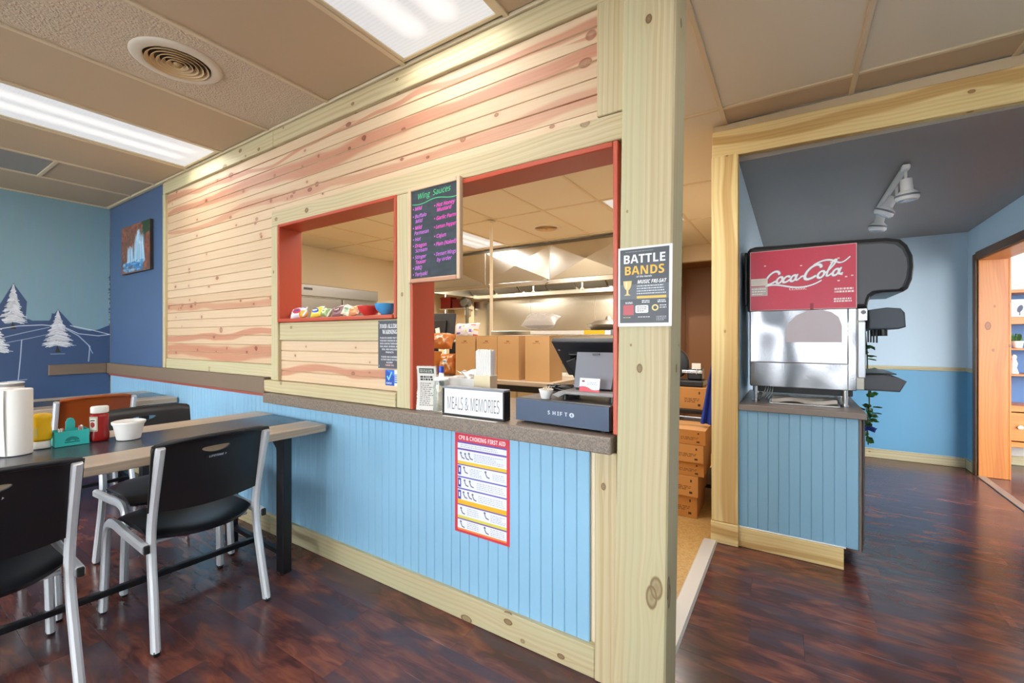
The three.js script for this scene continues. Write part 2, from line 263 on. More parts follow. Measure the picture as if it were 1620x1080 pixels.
{ // sawn trim boards on the service wall
  const t1 = (x, y, z, grain, c) => { const o = struct('trim'); board('board', o, x, y, z, grain, TREATED, c); return o; };
  const rename = (o, n) => { o.name = n; return o; };
  let n = 1; const trim = (...a) => rename(t1(...a), `trim_${n++}`);
  trim([-4.638, -2.862], [2.543, 2.644], [-0.018, 0.02], 'x'); trim([-2.86, -0.505], [2.543, 2.644], [-0.018, 0.02], 'x');   // under the ceiling
  trim([-4.638, -4.592], [1.03, 2.542], [-0.018, 0.022], 'y');
  trim([-4.591, -2.877], [1.028, 1.111], [-0.018, 0.012], 'x');
  trim([-2.876, -2.8], [1.012, 2.014], [-0.018, 0.024], 'y');
  trim([-2.88, -0.508], [2.016, 2.115], [-0.018, 0.02], 'x');
  trim([-1.697, -1.6], [0.934, 2.014], [-0.018, 0.022], 'y');
  trim([-2.799, -1.699], [1.273, 1.386], [-0.018, 0.012], 'x');
  trim([-2.955, -1.698], [0.934, 1.01], [-0.018, 0.03], 'x');
  trim([-0.618, -0.508], [2.117, 2.542], [-0.018, 0.024], 'y');
  trim([-0.627, -0.54], [0.001, 0.866], [-0.018, 0.024], 'y');
  // long ledge and its painted underside strip
  const led = struct('trim'); led.name = 'trim_ledge'; box('board', led, [LEFT, -2.957], [0.918, 1.026], [-0.017, 0.032], mats.ledge, 0.004); box('painted_strip', led, [LEFT, -2.93], [0.896, 0.917], [-0.012, 0.01], M(0xa5503f, 0.5), 0.002);
  const l2 = struct('trim'); l2.name = 'trim_ledge_left'; box('board', l2, [LEFT + 0.001, LEFT + 0.03], [0.924, 1.026], [0.033, 0.457], mats.ledge, 0.004);
  const b1 = struct('baseboard'); b1.name = 'baseboard_back'; board('board', b1, [LEFT, -2.9], [0.001, 0.118], [-0.012, 0.02], 'x', TREATED); board('board', b1, [-2.898, -0.629], [0.001, 0.118], [-0.012, 0.02], 'x', TREATED);
}
{ // the two red lined openings
  const a = struct('window'); a.name = 'window_1';
  box('window_frame', a, [-2.8, -2.78], [1.388, 2.02], [-0.13, 0.026], mats.red); box('window_frame', a, [-1.717, -1.697], [1.388, 2.02], [-0.13, 0.026], mats.red);
  box('window_frame', a, [-2.779, -1.718], [2.0, 2.02], [-0.13, 0.026], mats.red); box('window_sill', a, [-2.779, -1.718], [1.388, 1.41], [-0.16, 0.034], mats.red, 0.004);
  const b = struct('window'); b.name = 'window_2';
  box('window_frame', b, [-1.599, -1.578], [0.934, 2.012], [-0.13, 0.026], mats.red); box('window_frame', b, [-0.555, -0.536], [0.934, 2.012], [-0.13, 0.026], mats.redEdge);
  box('window_frame', b, [-1.577, -0.556], [1.99, 2.012], [-0.13, 0.026], mats.red);
}
{ // heavy square post at the end of the wall, a little out of plumb
  const p = struct('pillar'); p.name = 'pillar_service_wall'; p.position.set(-0.4525, 0.001, -0.02); p.rotation.z = -0.0155;
  part('post', boxUV(chamferBox(0.18, H + 0.01, 0.16, 0.006), 'y', 1, 1, 1.35, 0.095), POST.mat, p, 0, (H + 0.01) / 2, 0);
}
{ // left wall with a painted winter mural
  const w = struct('wall_left'); box('wall_body', w, [LEFT - 0.15, LEFT - 0.004], [0, H + 0.12], [KBACK, FRONT], mats.cream, 0.001);
  const S = 640, zm = 1.6, X = (z) => (zm - z) * S, Y = (y) => (H - y) * S;
  const tex = canvasTex(Math.round(zm * S), Math.round(H * S), (c, W, HH) => {
    c.fillStyle = '#88aab4'; c.fillRect(0, 0, W, HH);
    for (let i = 0; i < 900; i++) { c.fillStyle = `rgba(${120 + rnd() * 30},${160 + rnd() * 25},${182 + rnd() * 22},0.10)`; c.fillRect(rnd() * W, rnd() * HH * 0.5, rr(6, 26), rr(40, 160)); }
    const line = (pts, w, col) => { c.strokeStyle = col; c.lineWidth = w; c.lineJoin = c.lineCap = 'round'; c.beginPath(); pts.forEach(([z, y], i) => (i ? c.lineTo(X(z), Y(y)) : c.moveTo(X(z), Y(y)))); c.stroke(); };
    const fill = (pts, col) => { c.fillStyle = col; c.beginPath(); pts.forEach(([z, y], i) => (i ? c.lineTo(X(z), Y(y)) : c.moveTo(X(z), Y(y)))); c.closePath(); c.fill(); };
    const nv = '#40577c';
    fill([[1.6, 1.44], [1.2, 1.50], [0.9, 1.40], [0.761, 1.422], [0.71, 1.417], [0.587, 1.467], [0.56, 1.452], [0.439, 1.456], [0.43, 1.527], [0.362, 1.516], [0.322, 1.413], [0.241, 1.38], [0.157, 1.359], [0.092, 1.375], [0, 1.425], [0, 0], [1.6, 0]], nv);
    const pine = (z, top, bot, half) => {
      fill([[z, top + 0.02], [z + half * 1.05, bot + 0.12], [z + half * 0.8, bot + 0.02], [z - half * 0.8, bot + 0.02], [z - half * 0.9, bot + 0.2]], nv);
      for (let k = 0; k < 160; k++) { const t = k / 160, y = lerp(top, bot, t), hw = half * (0.06 + 0.94 * Math.pow(t, 1.1)) * (0.75 + 0.35 * ((k % 22) / 22)); const s = 205 + rnd() * 45; line([[z + hw * rr(0.5, 1.05), y - 0.012], [z + hw * 0.3 * rr(-1, 1), y + 0.008], [z - hw * rr(0.5, 1.05), y - 0.012]], rr(2, 5), `rgb(${s - 4},${s - 3},${s})`); }
      fill([[z + 0.005, bot + 0.01], [z + 0.018, bot - 0.06], [z - 0.018, bot - 0.06]], '#3a3428');
    };
    pine(0.68, 1.776, 1.43, 0.095); pine(0.388, 1.549, 1.207, 0.122); pine(0.81, 1.52, 1.16, 0.13); pine(1.2, 1.7, 1.3, 0.12);
    const wl = 'rgba(232,238,246,0.9)', wt = 'rgba(214,226,242,0.75)';
    line([[1.6, 1.36], [0.761, 1.371], [0.65, 1.399], [0.496, 1.413], [0.352, 1.399], [0.241, 1.33], [0.092, 1.309], [0.003, 1.324], [0.135, 1.367], [0.3, 1.41]], 5, wl);
    line([[0.736, 1.294], [0.605, 1.34], [0.449, 1.39]], 4, wt); line([[0.727, 1.242], [0.587, 1.281], [0.439, 1.328]], 3, wt);
    line([[0.628, 1.268], [0.636, 1.1], [0.65, 0.894]], 5, wt); line([[0.715, 0.886], [0.596, 0.896]], 4, wt);
    line([[0.352, 1.392], [0.241, 1.308], [0.157, 1.2], [0.167, 1.049]], 6, wt); line([[0.167, 1.208], [0.135, 1.128]], 4, wt); line([[0.44, 1.13], [0.34, 1.13]], 3, wt);
    c.fillStyle = '#40577c'; for (let k = 0; k < 26; k++) c.fillRect(W - rr(2, 8), Y(rr(1.42, 1.98)), 8, rr(4, 16)); c.fillStyle = '#9bbccb'; for (let k = 0; k < 14; k++) c.fillRect(W - rr(4, 9), Y(rr(1.42, 1.95)), 4, rr(4, 14));
  });
  part('painted_mural', new THREE.PlaneGeometry(zm, H), M(0xffffff, 0.4, 0, { map: tex }), w, LEFT, H / 2, zm / 2, 0, Math.PI / 2, 0);
  box('wall_panel', w, [LEFT - 0.004, LEFT], [0, H], [zm, FRONT], M(0x88aab4, 0.45), 0.001);
}
{ // right wall with a wide doorway to the next room; front wall with shop windows (behind the camera)
  const w = struct('wall_right'), W = [RIGHT, 1.64];
  box('wall_body', w, W, [0, H + 0.12], [RBACK - 0.12, -4.205], mats.skyWall, 0.001); box('wall_body', w, W, [2.03, H + 0.12], [-4.204, -2.3], mats.skyWall, 0.001); box('wall_body', w, W, [0, H + 0.12], [-2.299, FRONT], mats.skyWall, 0.001);
  box('wall_panel', w, [RIGHT - 0.004, RIGHT - 0.0005], [0.1, 0.965], [RBACK, -4.29], mats.lowerBlue, 0.001);
  const f = struct('wall_front'), Zf = [FRONT, FRONT + 0.18];
  const xs = [LEFT - 0.15, -5.6, -3.6, -3.0, -1.1, -0.5, -0.2, 0.45, 0.85, 1.64];
  box('wall_body', f, [LEFT - 0.15, 1.64], [0, 0.35], Zf, mats.skyWall, 0.001); box('wall_body', f, [LEFT - 0.15, 1.64], [2.3, H + 0.22], Zf, mats.skyWall, 0.001);
  for (let k = 0; k < 10; k += 2) box('wall_body', f, [xs[k], xs[k + 1]], [0.35, 2.3], Zf, mats.skyWall, 0.001);
  for (let k = 0; k < 4; k++) { const o = struct('window'); o.name = `window_${k + 3}`; const a = xs[2 * k + 1], b = xs[2 * k + 2], zf = FRONT + 0.06;
    for (const x of [a, (a + b) / 2 - 0.025, b - 0.05]) box('window_frame', o, [x, x + 0.05], [0.35, 2.3], [zf, zf + 0.06], mats.white);
    for (const y of [0.35, 2.25]) box('window_frame', o, [a, b], [y, y + 0.05], [zf, zf + 0.06], mats.white);
    box('window_pane', o, [a + 0.05, b - 0.05], [0.4, 2.25], [zf + 0.028, zf + 0.032], mats.glass, 0.0005); }
  structMesh('ground_outside', new THREE.BoxGeometry(40, 0.1, 40), M(0xb4b2ac, 0.85), 0, -0.22, 0).name = 'ground_outside';
}
{ // partition between kitchen and drinks room, its board-faced end, the beam over the wide opening
  const p = struct('wall_partition'); box('wall_body', p, [-0.43, -0.288], [0, H], [KBACK, -1.518], mats.tan, 0.001); box('wall_panel', p, [-0.287, -0.284], [0, 2.44], [RBACK, -1.519], mats.skyWall, 0.001);
  const j = struct('trim'); j.name = 'trim_passage_jamb'; board('board', j, [-0.433, -0.283], [0.135, 2.428], [-1.516, -1.438], 'y', YELLOW, 0.003, 1); board('block', j, [-0.437, -0.281], [0.001, 0.133], [-1.516, -1.432], 'x', YELLOW);
  const b = struct('beam'); b.name = 'beam_opening'; b.position.set(-0.433, 2.515, -1.49); b.rotation.z = -0.016;
  part('board', boxUV(chamferBox(1.9, 0.168, 0.05, 0.004), 'x', 1, 1, 1.2, 0.105), YELLOW.mat, b, 0.95, 0, 0);
  const h = struct('wall_header'); box('wall_body', h, [-0.288, RIGHT], [2.43, H], [-1.66, -1.517], mats.tan, 0.001);
  box('wall_body', h, [0.99, RIGHT], [0, 2.399], [-1.66, -1.517], mats.skyWall, 0.001);
  const bw = struct('wall_rear'); box('wall_body', bw, [-0.288, RIGHT], [0, 2.45], [RBACK - 0.12, RBACK], mats.skyWall, 0.001); box('wall_panel', bw, [-0.284, RIGHT], [0.1, 0.96], [RBACK, RBACK + 0.004], mats.lowerBlue, 0.001);
  const r = struct('trim'); r.name = 'trim_chair_rail'; board('board', r, [-0.284, RIGHT - 0.02], [0.955, 0.992], [RBACK + 0.001, RBACK + 0.022], 'x', TREATED); board('board', r, [RIGHT - 0.022, RIGHT - 0.004], [0.955, 0.992], [RBACK + 0.024, -4.29], 'z', TREATED);
  const s = struct('baseboard'); s.name = 'baseboard_rear'; board('board', s, [-0.284, RIGHT - 0.02], [0.001, 0.095], [RBACK + 0.001, RBACK + 0.02], 'x', TREATED); board('board', s, [RIGHT - 0.022, RIGHT - 0.002], [0.001, 0.095], [RBACK + 0.022, -4.29], 'z', TREATED);
  const c = struct('ceiling'); c.name = 'ceiling_drinks_room'; part('ceiling_board', new THREE.BoxGeometry(RIGHT + 0.284, 0.04, 3.0), mats.darkCeiling, c, (RIGHT - 0.284) / 2, 2.386, (RBACK - 1.52) / 2, -0.02, 0, 0);
}
{ // amber casing of the doorway and the room beyond
  const d = struct('door'); d.name = 'door_1'; const dark = M(0x6a4526, 0.45);
  board('jamb', d, [1.452, 1.645], [0.002, 2.03], [-4.2035, -4.182], 'y', AMBER, 0.003, 0); board('jamb', d, [1.452, 1.645], [0.002, 2.03], [-2.32, -2.3005], 'y', AMBER); board('head_board', d, [1.452, 1.645], [2.008, 2.0295], [-4.181, -2.321], 'z', AMBER);
  box('casing', d, [1.436, 1.4515], [0.002, 2.075], [-4.285, -4.203], dark, 0.003, 'y'); box('casing', d, [1.436, 1.4515], [2.02, 2.09], [-4.2025, -2.3], dark); box('casing', d, [1.436, 1.4515], [0.002, 2.075], [-2.2995, -2.22], dark);
  board('casing', d, [1.6455, 1.662], [0.002, 2.08], [-4.27, -4.185], 'y', AMBER);
  box('threshold_strip', d, [1.44, 1.5], [0.0005, 0.008], [-4.18, -2.322], M(0xa8a29a, 0.35, 0.6), 0.002);
  const w = struct('wall_next_room'); box('wall_body', w, [1.645, 4], [0, H], [-5.02, -4.92], mats.whitePaint, 0.001); box('wall_body', w, [4, 4.1], [0, 0.5], [-5.02, -0.5], mats.whitePaint, 0.001); box('wall_body', w, [4, 4.1], [2.3, H], [-5.02, -0.5], mats.whitePaint, 0.001); box('wall_body', w, [4, 4.1], [0.501, 2.299], [-5.02, -4.4], mats.whitePaint, 0.001); box('wall_body', w, [4, 4.1], [0.501, 2.299], [-1.2, -0.5], mats.whitePaint, 0.001);
  { const o = struct('window'); o.name = 'window_7'; for (const z of [-4.4, -2.825, -1.25]) box('window_frame', o, [4.03, 4.08], [0.5, 2.3], [z, z + 0.05], mats.white); for (const y of [0.5, 2.25]) box('window_frame', o, [4.03, 4.08], [y, y + 0.05], [-4.35, -1.25], mats.white); box('window_pane', o, [4.05, 4.054], [0.55, 2.25], [-4.35, -1.25], mats.glass, 0.0005); } for (const [x, y] of [[[1.645, 2.0], [0, H]], [[3.85, 4], [0, H]], [[2.001, 3.849], [0, 0.25]], [[2.001, 3.849], [2.45, H]]]) box('wall_body', w, x, y, [-0.6, -0.5], mats.whitePaint, 0.001);
  { const o = struct('window'); o.name = 'window_8'; for (const x of [2.0, 2.9, 3.8]) box('window_frame', o, [x, x + 0.05], [0.25, 2.45], [-0.57, -0.52], mats.white); for (const y of [0.25, 2.4]) box('window_frame', o, [2.05, 3.8], [y, y + 0.05], [-0.57, -0.52], mats.white); box('window_pane', o, [2.05, 3.8], [0.3, 2.4], [-0.552, -0.548], mats.glass, 0.0005); }
  const c = struct('ceiling'); c.name = 'ceiling_next_room'; box('ceiling_board', c, [1.645, 4.1], [H, H + 0.05], [-5.02, -0.5], mats.whitePaint, 0.001);
  const bb = struct('baseboard'); bb.name = 'baseboard_next_room'; board('board', bb, [1.7, 3.9], [0.001, 0.09], [-4.919, -4.9], 'x', TREATED);
}
{ // kitchen back wall with a brown-panelled recess
  const w = struct('wall_kitchen'); box('wall_body', w, [LEFT, -1.95], [0, H + 0.12], [KBACK - 0.1, KBACK], mats.tan, 0.001); box('wall_body', w, [-1.95, -0.43], [2.42, H + 0.12], [KBACK - 0.1, KBACK], mats.tan, 0.001);
  const br = M(0x7a512f, 0.55); box('wall_panel', w, [-2.0, -0.42], [0, H], [KBACK - 0.75, KBACK - 0.7], br, 0.001);
  for (const x of [-1.9, -1.5, -1.1, -0.75]) box('batten', w, [x, x + 0.02], [0, 2.42], [KBACK - 0.7, KBACK - 0.685], br, 0.003);
  box('wall_body', w, [-2.0, -1.951], [0, H], [KBACK - 0.7, KBACK - 0.101], br, 0.001); box('wall_body', w, [-0.429, -0.38], [0, H], [KBACK - 0.7, KBACK - 0.001], br, 0.001);
  box('ceiling_board', w, [-1.951, -0.43], [2.421, 2.46], [KBACK - 0.7, KBACK - 0.101], br, 0.001);
}
// ceiling: exposed grid of tees, lay-in tiles, lamps and vents in it
const GX = [1.64, 0.905, 0.275, -0.36, -1.02, -1.635, -2.26, -2.90, -3.53, -4.12, -4.78, -5.36, LEFT];
const LAMPS = [];
{
  const c = struct('ceiling'); box('ceiling_slab', c, [LEFT - 0.15, 1.64], [H + 0.12, H + 0.22], [KBACK - 0.8, FRONT + 0.18], mats.whitePaint, 0.001);
  const ZD = [0.03, 1.25, 2.47, 3.69, FRONT], ZK = [-0.121, -1.29, -2.55, -3.80, KBACK];
  const lampCells = new Set(['D4:0', 'D7:0', 'D8:0', 'D4:2', 'D8:2', 'D1:0', 'D1:2', 'K4:2', 'K8:2', 'K8:0', 'K4:0']); lampCells.delete('D7:0');
  const tile = (x0, x1, z0, z1, m, drop = 0) => part('ceiling_tile', chamferBox(x1 - x0 - 0.008, 0.014, z1 - z0 - 0.008, 0.003), m, c, (x0 + x1) / 2, H + 0.011 - drop, (z0 + z1) / 2);
  const ventTile = (x0, x1, z0, z1, vx, vz, m) => { const cx = (x0 + x1) / 2, cz = (z0 + z1) / 2, w = (x1 - x0) / 2 - 0.004, d = (z1 - z0) / 2 - 0.004; part('ceiling_tile', boxUV(extr([[-w, -d], [w, -d], [w, d], [-w, d]], 0.014, 0.002, [Array.from({ length: 40 }, (_, k) => [vx - cx + 0.139 * Math.cos(-k / 40 * 6.2832), -(vz - cz) + 0.139 * Math.sin(-k / 40 * 6.2832)])]).rotateX(-Math.PI / 2), 'z'), m, c, cx, H + 0.004, cz); };
  const teeX = (x, z0, z1) => part('ceiling_tee', chamferBox(0.024, 0.012, z1 - z0, 0.002), mats.tee, c, x, H + 0.0005, (z0 + z1) / 2);
  const teeZ = (z, x0, x1) => part('ceiling_tee', chamferBox(x1 - x0 - 0.024, 0.0115, 0.024, 0.002), mats.tee, c, (x0 + x1) / 2, H + 0.0007, z);
  for (const [key, Z] of [['D', ZD], ['K', ZK]]) for (let i = 0; i < 12; i++) for (let j = 0; j < 4; j++) {
    const x1 = GX[i], x0 = GX[i + 1], z0 = Math.min(Z[j], Z[j + 1]), z1 = key === 'K' && j === 0 && i < 4 ? 0.026 : Math.max(Z[j], Z[j + 1]);
    if (key === 'K' && i < 3 && j > 0) { if (j === 1) tile(x0, x1, -1.515, -1.29, mats.tile); continue; }   // over the drinks room the ceiling is lower
    const id = `${key}${i}:${j}`;
    if (lampCells.has(id)) { LAMPS.push([id, x0, x1, z0, z1]); continue; }
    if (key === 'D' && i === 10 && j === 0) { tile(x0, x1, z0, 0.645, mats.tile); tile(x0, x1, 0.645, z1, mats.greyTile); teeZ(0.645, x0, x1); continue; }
    if (id === 'D6:0') { ventTile(x0, x1, z0, z1, -2.57, 0.65, mats.tilePale); continue; }
    if (id === 'K6:2') { ventTile(x0, x1, z0, z1, -2.58, -3.22, mats.tileKitchen); continue; }
    tile(x0, x1, z0, z1, key === 'D' && i === 6 && j === 0 ? mats.tilePale : key === 'K' ? mats.tileKitchen : mats.tile);
  }
  for (let i = 1; i < 12; i++) { teeX(GX[i], ZD[0], FRONT); if (i > 3) teeX(GX[i], KBACK, -0.122); else if (i > 1) teeX(GX[i], -1.515, ZD[0]); else teeX(GX[i], -1.515, ZD[0]); }
  for (let i = 0; i < 12; i++) { for (const z of [1.25, 2.47, 3.69]) teeZ(z, GX[i + 1], GX[i]); if (i > 2) for (const z of [-1.29, -2.55, -3.8]) teeZ(z, GX[i + 1], GX[i]); else { teeZ(-1.29, GX[i + 1], GX[i]); teeZ(0.0, GX[i + 1], GX[i]); } }
  box('wall_angle', c, [LEFT, -0.54], [H - 0.008, H + 0.012], [0.0005, 0.03], mats.tee, 0.002); box('wall_angle', c, [LEFT, LEFT + 0.022], [H - 0.006, H + 0.012], [0.031, FRONT], mats.tee, 0.002);
}
{ // fluorescent panels
  const names = { 'D4:0': ['wide fluorescent ceiling panel above the knotty plank wall with two bright tubes', 1], 'D8:0': ['long glowing fluorescent ceiling panel running to the plank wall, left of the round vent', 1], 'K8:2': ['kitchen fluorescent ceiling panel seen beside the chalkboard in front of the hood', 2], 'K4:2': ['kitchen fluorescent ceiling panel at the right edge of the large opening, partly behind the post', 2],
    'D4:2': ['fluorescent ceiling panel behind the viewer over the right side of the dining room', 1], 'D8:2': ['fluorescent ceiling panel behind the viewer over the tables', 1], 'D1:0': ['fluorescent ceiling panel overhead on the right above the walkway', 1], 'D1:2': ['fluorescent ceiling panel behind the viewer near the right wall', 1], 'K8:0': ['kitchen fluorescent ceiling panel just behind the plank wall', 2], 'K4:0': ['kitchen fluorescent ceiling panel just behind the large opening', 2] };
  const glow = canvasTex(128, 256, (c, w, h) => { c.fillStyle = '#d2d4d8'; c.fillRect(0, 0, w, h); for (const x of [42, 86]) for (let k = 16; k > 0; k--) { c.strokeStyle = `rgba(255,255,255,${0.14})`; c.lineWidth = k * 2.2; c.lineCap = 'round'; c.beginPath(); c.moveTo(x, 30); c.lineTo(x, h - 30); c.stroke(); } c.globalAlpha = 0.05; c.fillStyle = '#000'; for (let y = 0; y < h; y += 4) c.fillRect(0, y, w, 1); });
  const lens = (col) => new THREE.MeshStandardMaterial({ color: 0x999999, roughness: 0.4, emissive: col, emissiveMap: glow, emissiveIntensity: LAMP_SEEN });
  const lD = lens(new THREE.Color(1, 0.99, 0.97)), lK = lens(new THREE.Color(1, 0.96, 0.88));
  for (const [id, x0, x1, z0, z1] of LAMPS) {
    const w = x1 - x0 - 0.03, d = z1 - z0 - 0.03, kitchen = id[0] === 'K';
    const o = thing('ceiling_light', names[id][0], 'ceiling light', [(x0 + x1) / 2, H, (z0 + z1) / 2], 0);
    const tray = join(moved(new THREE.BoxGeometry(w, 0.004, d), 0, 0.09, 0), moved(new THREE.BoxGeometry(0.004, 0.085, d), -w / 2, 0.046, 0), moved(new THREE.BoxGeometry(0.004, 0.085, d), w / 2, 0.046, 0), moved(new THREE.BoxGeometry(w, 0.085, 0.004), 0, 0.046, -d / 2), moved(new THREE.BoxGeometry(w, 0.085, 0.004), 0, 0.046, d / 2));
    part('light_housing', tray, mats.white, o);
    const fr = 0.018; part('light_frame', join(moved(new THREE.BoxGeometry(fr, 0.008, d), -w / 2 + fr / 2, 0.004, 0), moved(new THREE.BoxGeometry(fr, 0.008, d), w / 2 - fr / 2, 0.004, 0), moved(new THREE.BoxGeometry(w - 2 * fr, 0.008, fr), 0, 0.004, -d / 2 + fr / 2), moved(new THREE.BoxGeometry(w - 2 * fr, 0.008, fr), 0, 0.004, d / 2 - fr / 2)), mats.tee, o);
    part('light_diffuser', new THREE.PlaneGeometry(w - 2 * fr, d - 2 * fr), kitchen ? lK : lD, o, 0, 0.006, 0, Math.PI / 2, 0, 0);
    const L = new THREE.RectAreaLight(kitchen ? KITCHEN_COLOR : LAMP_COLOR, kitchen ? KITCHEN_LAMP : LAMP, w - 2 * fr, d - 2 * fr); L.position.set(0, -0.004, 0); L.rotation.x = -Math.PI / 2; L.name = 'panel_light'; o.add(L);
  }
}
{ // round ceiling vents
  const build = (label, pos) => {
    const o = thing('ceiling_vent', label, 'vent', pos);
    part('flange', lathe([[0.135, 0.0], [0.14, -0.012], [0.175, -0.010], [0.188, -0.002], [0.188, 0.004], [0.135, 0.004], [0.135, 0.0]], 56), M(0xddd2c0, 0.5), o);
    const zinc = M(0x83796b, 0.7, 0, { side: THREE.DoubleSide }); part('duct', new THREE.CylinderGeometry(0.137, 0.137, 0.118, 40, 1, true).translate(0, 0.055, 0), zinc, o);
    for (const r of [0.124, 0.102, 0.08, 0.058, 0.038]) part('louvre_ring', lathe([[r - 0.010, -0.001], [r + 0.003, -0.016], [r + 0.006, -0.017], [r + 0.005, -0.014], [r - 0.007, 0.0], [r - 0.010, -0.001]], 48), M(0xd9bb8e, 0.5), o);
    part('louvre_center', lathe([[0, -0.024], [0.012, -0.023], [0.02, -0.012], [0.018, -0.006], [0, -0.006]], 32), M(0xa88a60, 0.5), o);
    return o;
  };
  const v = build('round ringed ceiling vent with dark gaps in the pale textured tile', [-2.57, H + 0.004, 0.65]);
  copy(v, [-2.58, H + 0.004, -3.22], 0, 'small round ceiling vent in the kitchen in front of the steel hood');
}
// ---------------------------------------------------------------- counters
{
  const c = thing('service_counter', 'long brown speckled counter top under the large red opening', 'counter', [0, 0, 0]);
  part('counter_top', boxUV(rbox(2.345, 0.062, 0.7, 0.006), 'x'), mats.stone, c, -1.7175, 0.9, -0.278);
  box('support_panel', c, [-2.85, -0.6], [0.001, 0.866], [-0.6, -0.58], mats.cream);
}
{
  const c = thing('drinks_counter', 'blue beadboard counter with brown top carrying the soda machine', 'counter', [0, 0, 0]);
  part('counter_top', boxUV(rbox(0.62, 0.036, 0.9, 0.005), 'x'), M(0x8a7f78, 0.4), c, 0.0275, 0.862, -1.895);
  box('cabinet_body', c, [-0.28, 0.3], [0.13, 0.843], [-2.3, -1.476], M(0x5d5550, 0.5));
  const bead = chamferBox(0.0532, 0.72, 0.011, 0.005); for (let k = 0; k < 11; k++) part('bead_board', bead, mats.bead, c, -0.2535 + k * 0.0535 - 0.0035, 0.484, -1.468);
  box('corner_strip', c, [0.306, 0.318], [0.115, 0.843], [-1.474, -1.46], M(0x7c726c, 0.45)); box('end_panel', c, [0.302, 0.318], [0.125, 0.843], [-2.3, -1.476], M(0x5d5550, 0.5)); box('end_panel', c, [0.3225, 0.335], [0.14, 0.843], [-2.3, -1.5], M(0x6e655f, 0.5));
  board('plinth', c, [-0.281, 0.239], [0.001, 0.118], [-1.476, -1.456], 'x', YELLOW); box('plinth_return', c, [0.215, 0.237], [0.001, 0.118], [-2.3, -1.478], M(0x2a211d, 0.7));
  part('plinth_cap', chamferBox(0.53, 0.008, 0.024, 0.002), mats.white, c, -0.016, 0.1235, -1.47);
}
// ---------------------------------------------------------------- tables
function makeTable(label, x, z, turn) {
  const t = thing('dining_table', label, 'table', [x, 0, z], turn, 'striped dining tables');   // far end at local z = 0 by the wall, running to +z
  const L = 1.83, T = 0.042, dark = M(0x3a3d46, 0.24);
  board('top_board', t, [-0.4, -0.195], [0.79 - T, 0.79], [0.0, L], 'z', OAK, 0.004, 0); board('top_board', t, [0.195, 0.4], [0.79 - T, 0.79], [0.0, L], 'z', OAK, 0.004, 2);
  part('dark_top_board', chamferBox(0.388, T - 0.001, L - 0.002, 0.003), dark, t, 0, 0.79 - T / 2 - 0.0005, L / 2);
  const S = 0.05;
  for (const zz of [0.2, L - 0.2]) for (const s of [-1, 1]) {
    const leg = part('leg', rbox(0.075, 0.744, S, 0.006), mats.blackMetal, t, s * 0.315, 0.375, zz);
    part('foot_pad', cyl(0.02, 0.008, 12), mats.rubber, leg, 0, -0.3695, 0);
    part('gusset', extr([[0, 0], [-0.10, 0], [-0.06, -0.012], [-0.02, -0.045], [0, -0.10]], 0.03), mats.blackMetal, t, s < 0 ? -0.2775 : 0.2775, 0.722, zz + (s < 0 ? 0.015 : -0.015), 0, s < 0 ? Math.PI : 0, 0);
  }
  for (const zz of [0.2, L - 0.2]) { part('top_rail', rbox(0.55, 0.025, 0.03, 0.004), mats.blackMetal, t, 0, 0.7345, zz); part('cross_bar', rbox(0.55, 0.028, 0.028, 0.004), mats.blackMetal, t, 0, 0.1, zz); }
  part('stretcher', rbox(0.03, 0.028, L - 0.43, 0.004), mats.blackMetal, t, 0, 0.1, L / 2);
  return t;
}
makeTable('nearer dining table with a dark middle stripe, holding the paper towel roll and ketchup', -2.668, 0.022, 0.03 * -1);
makeTable('farther dining table with a dark middle stripe under the winter mural', -4.752, 0.0, 0.035 * -1);
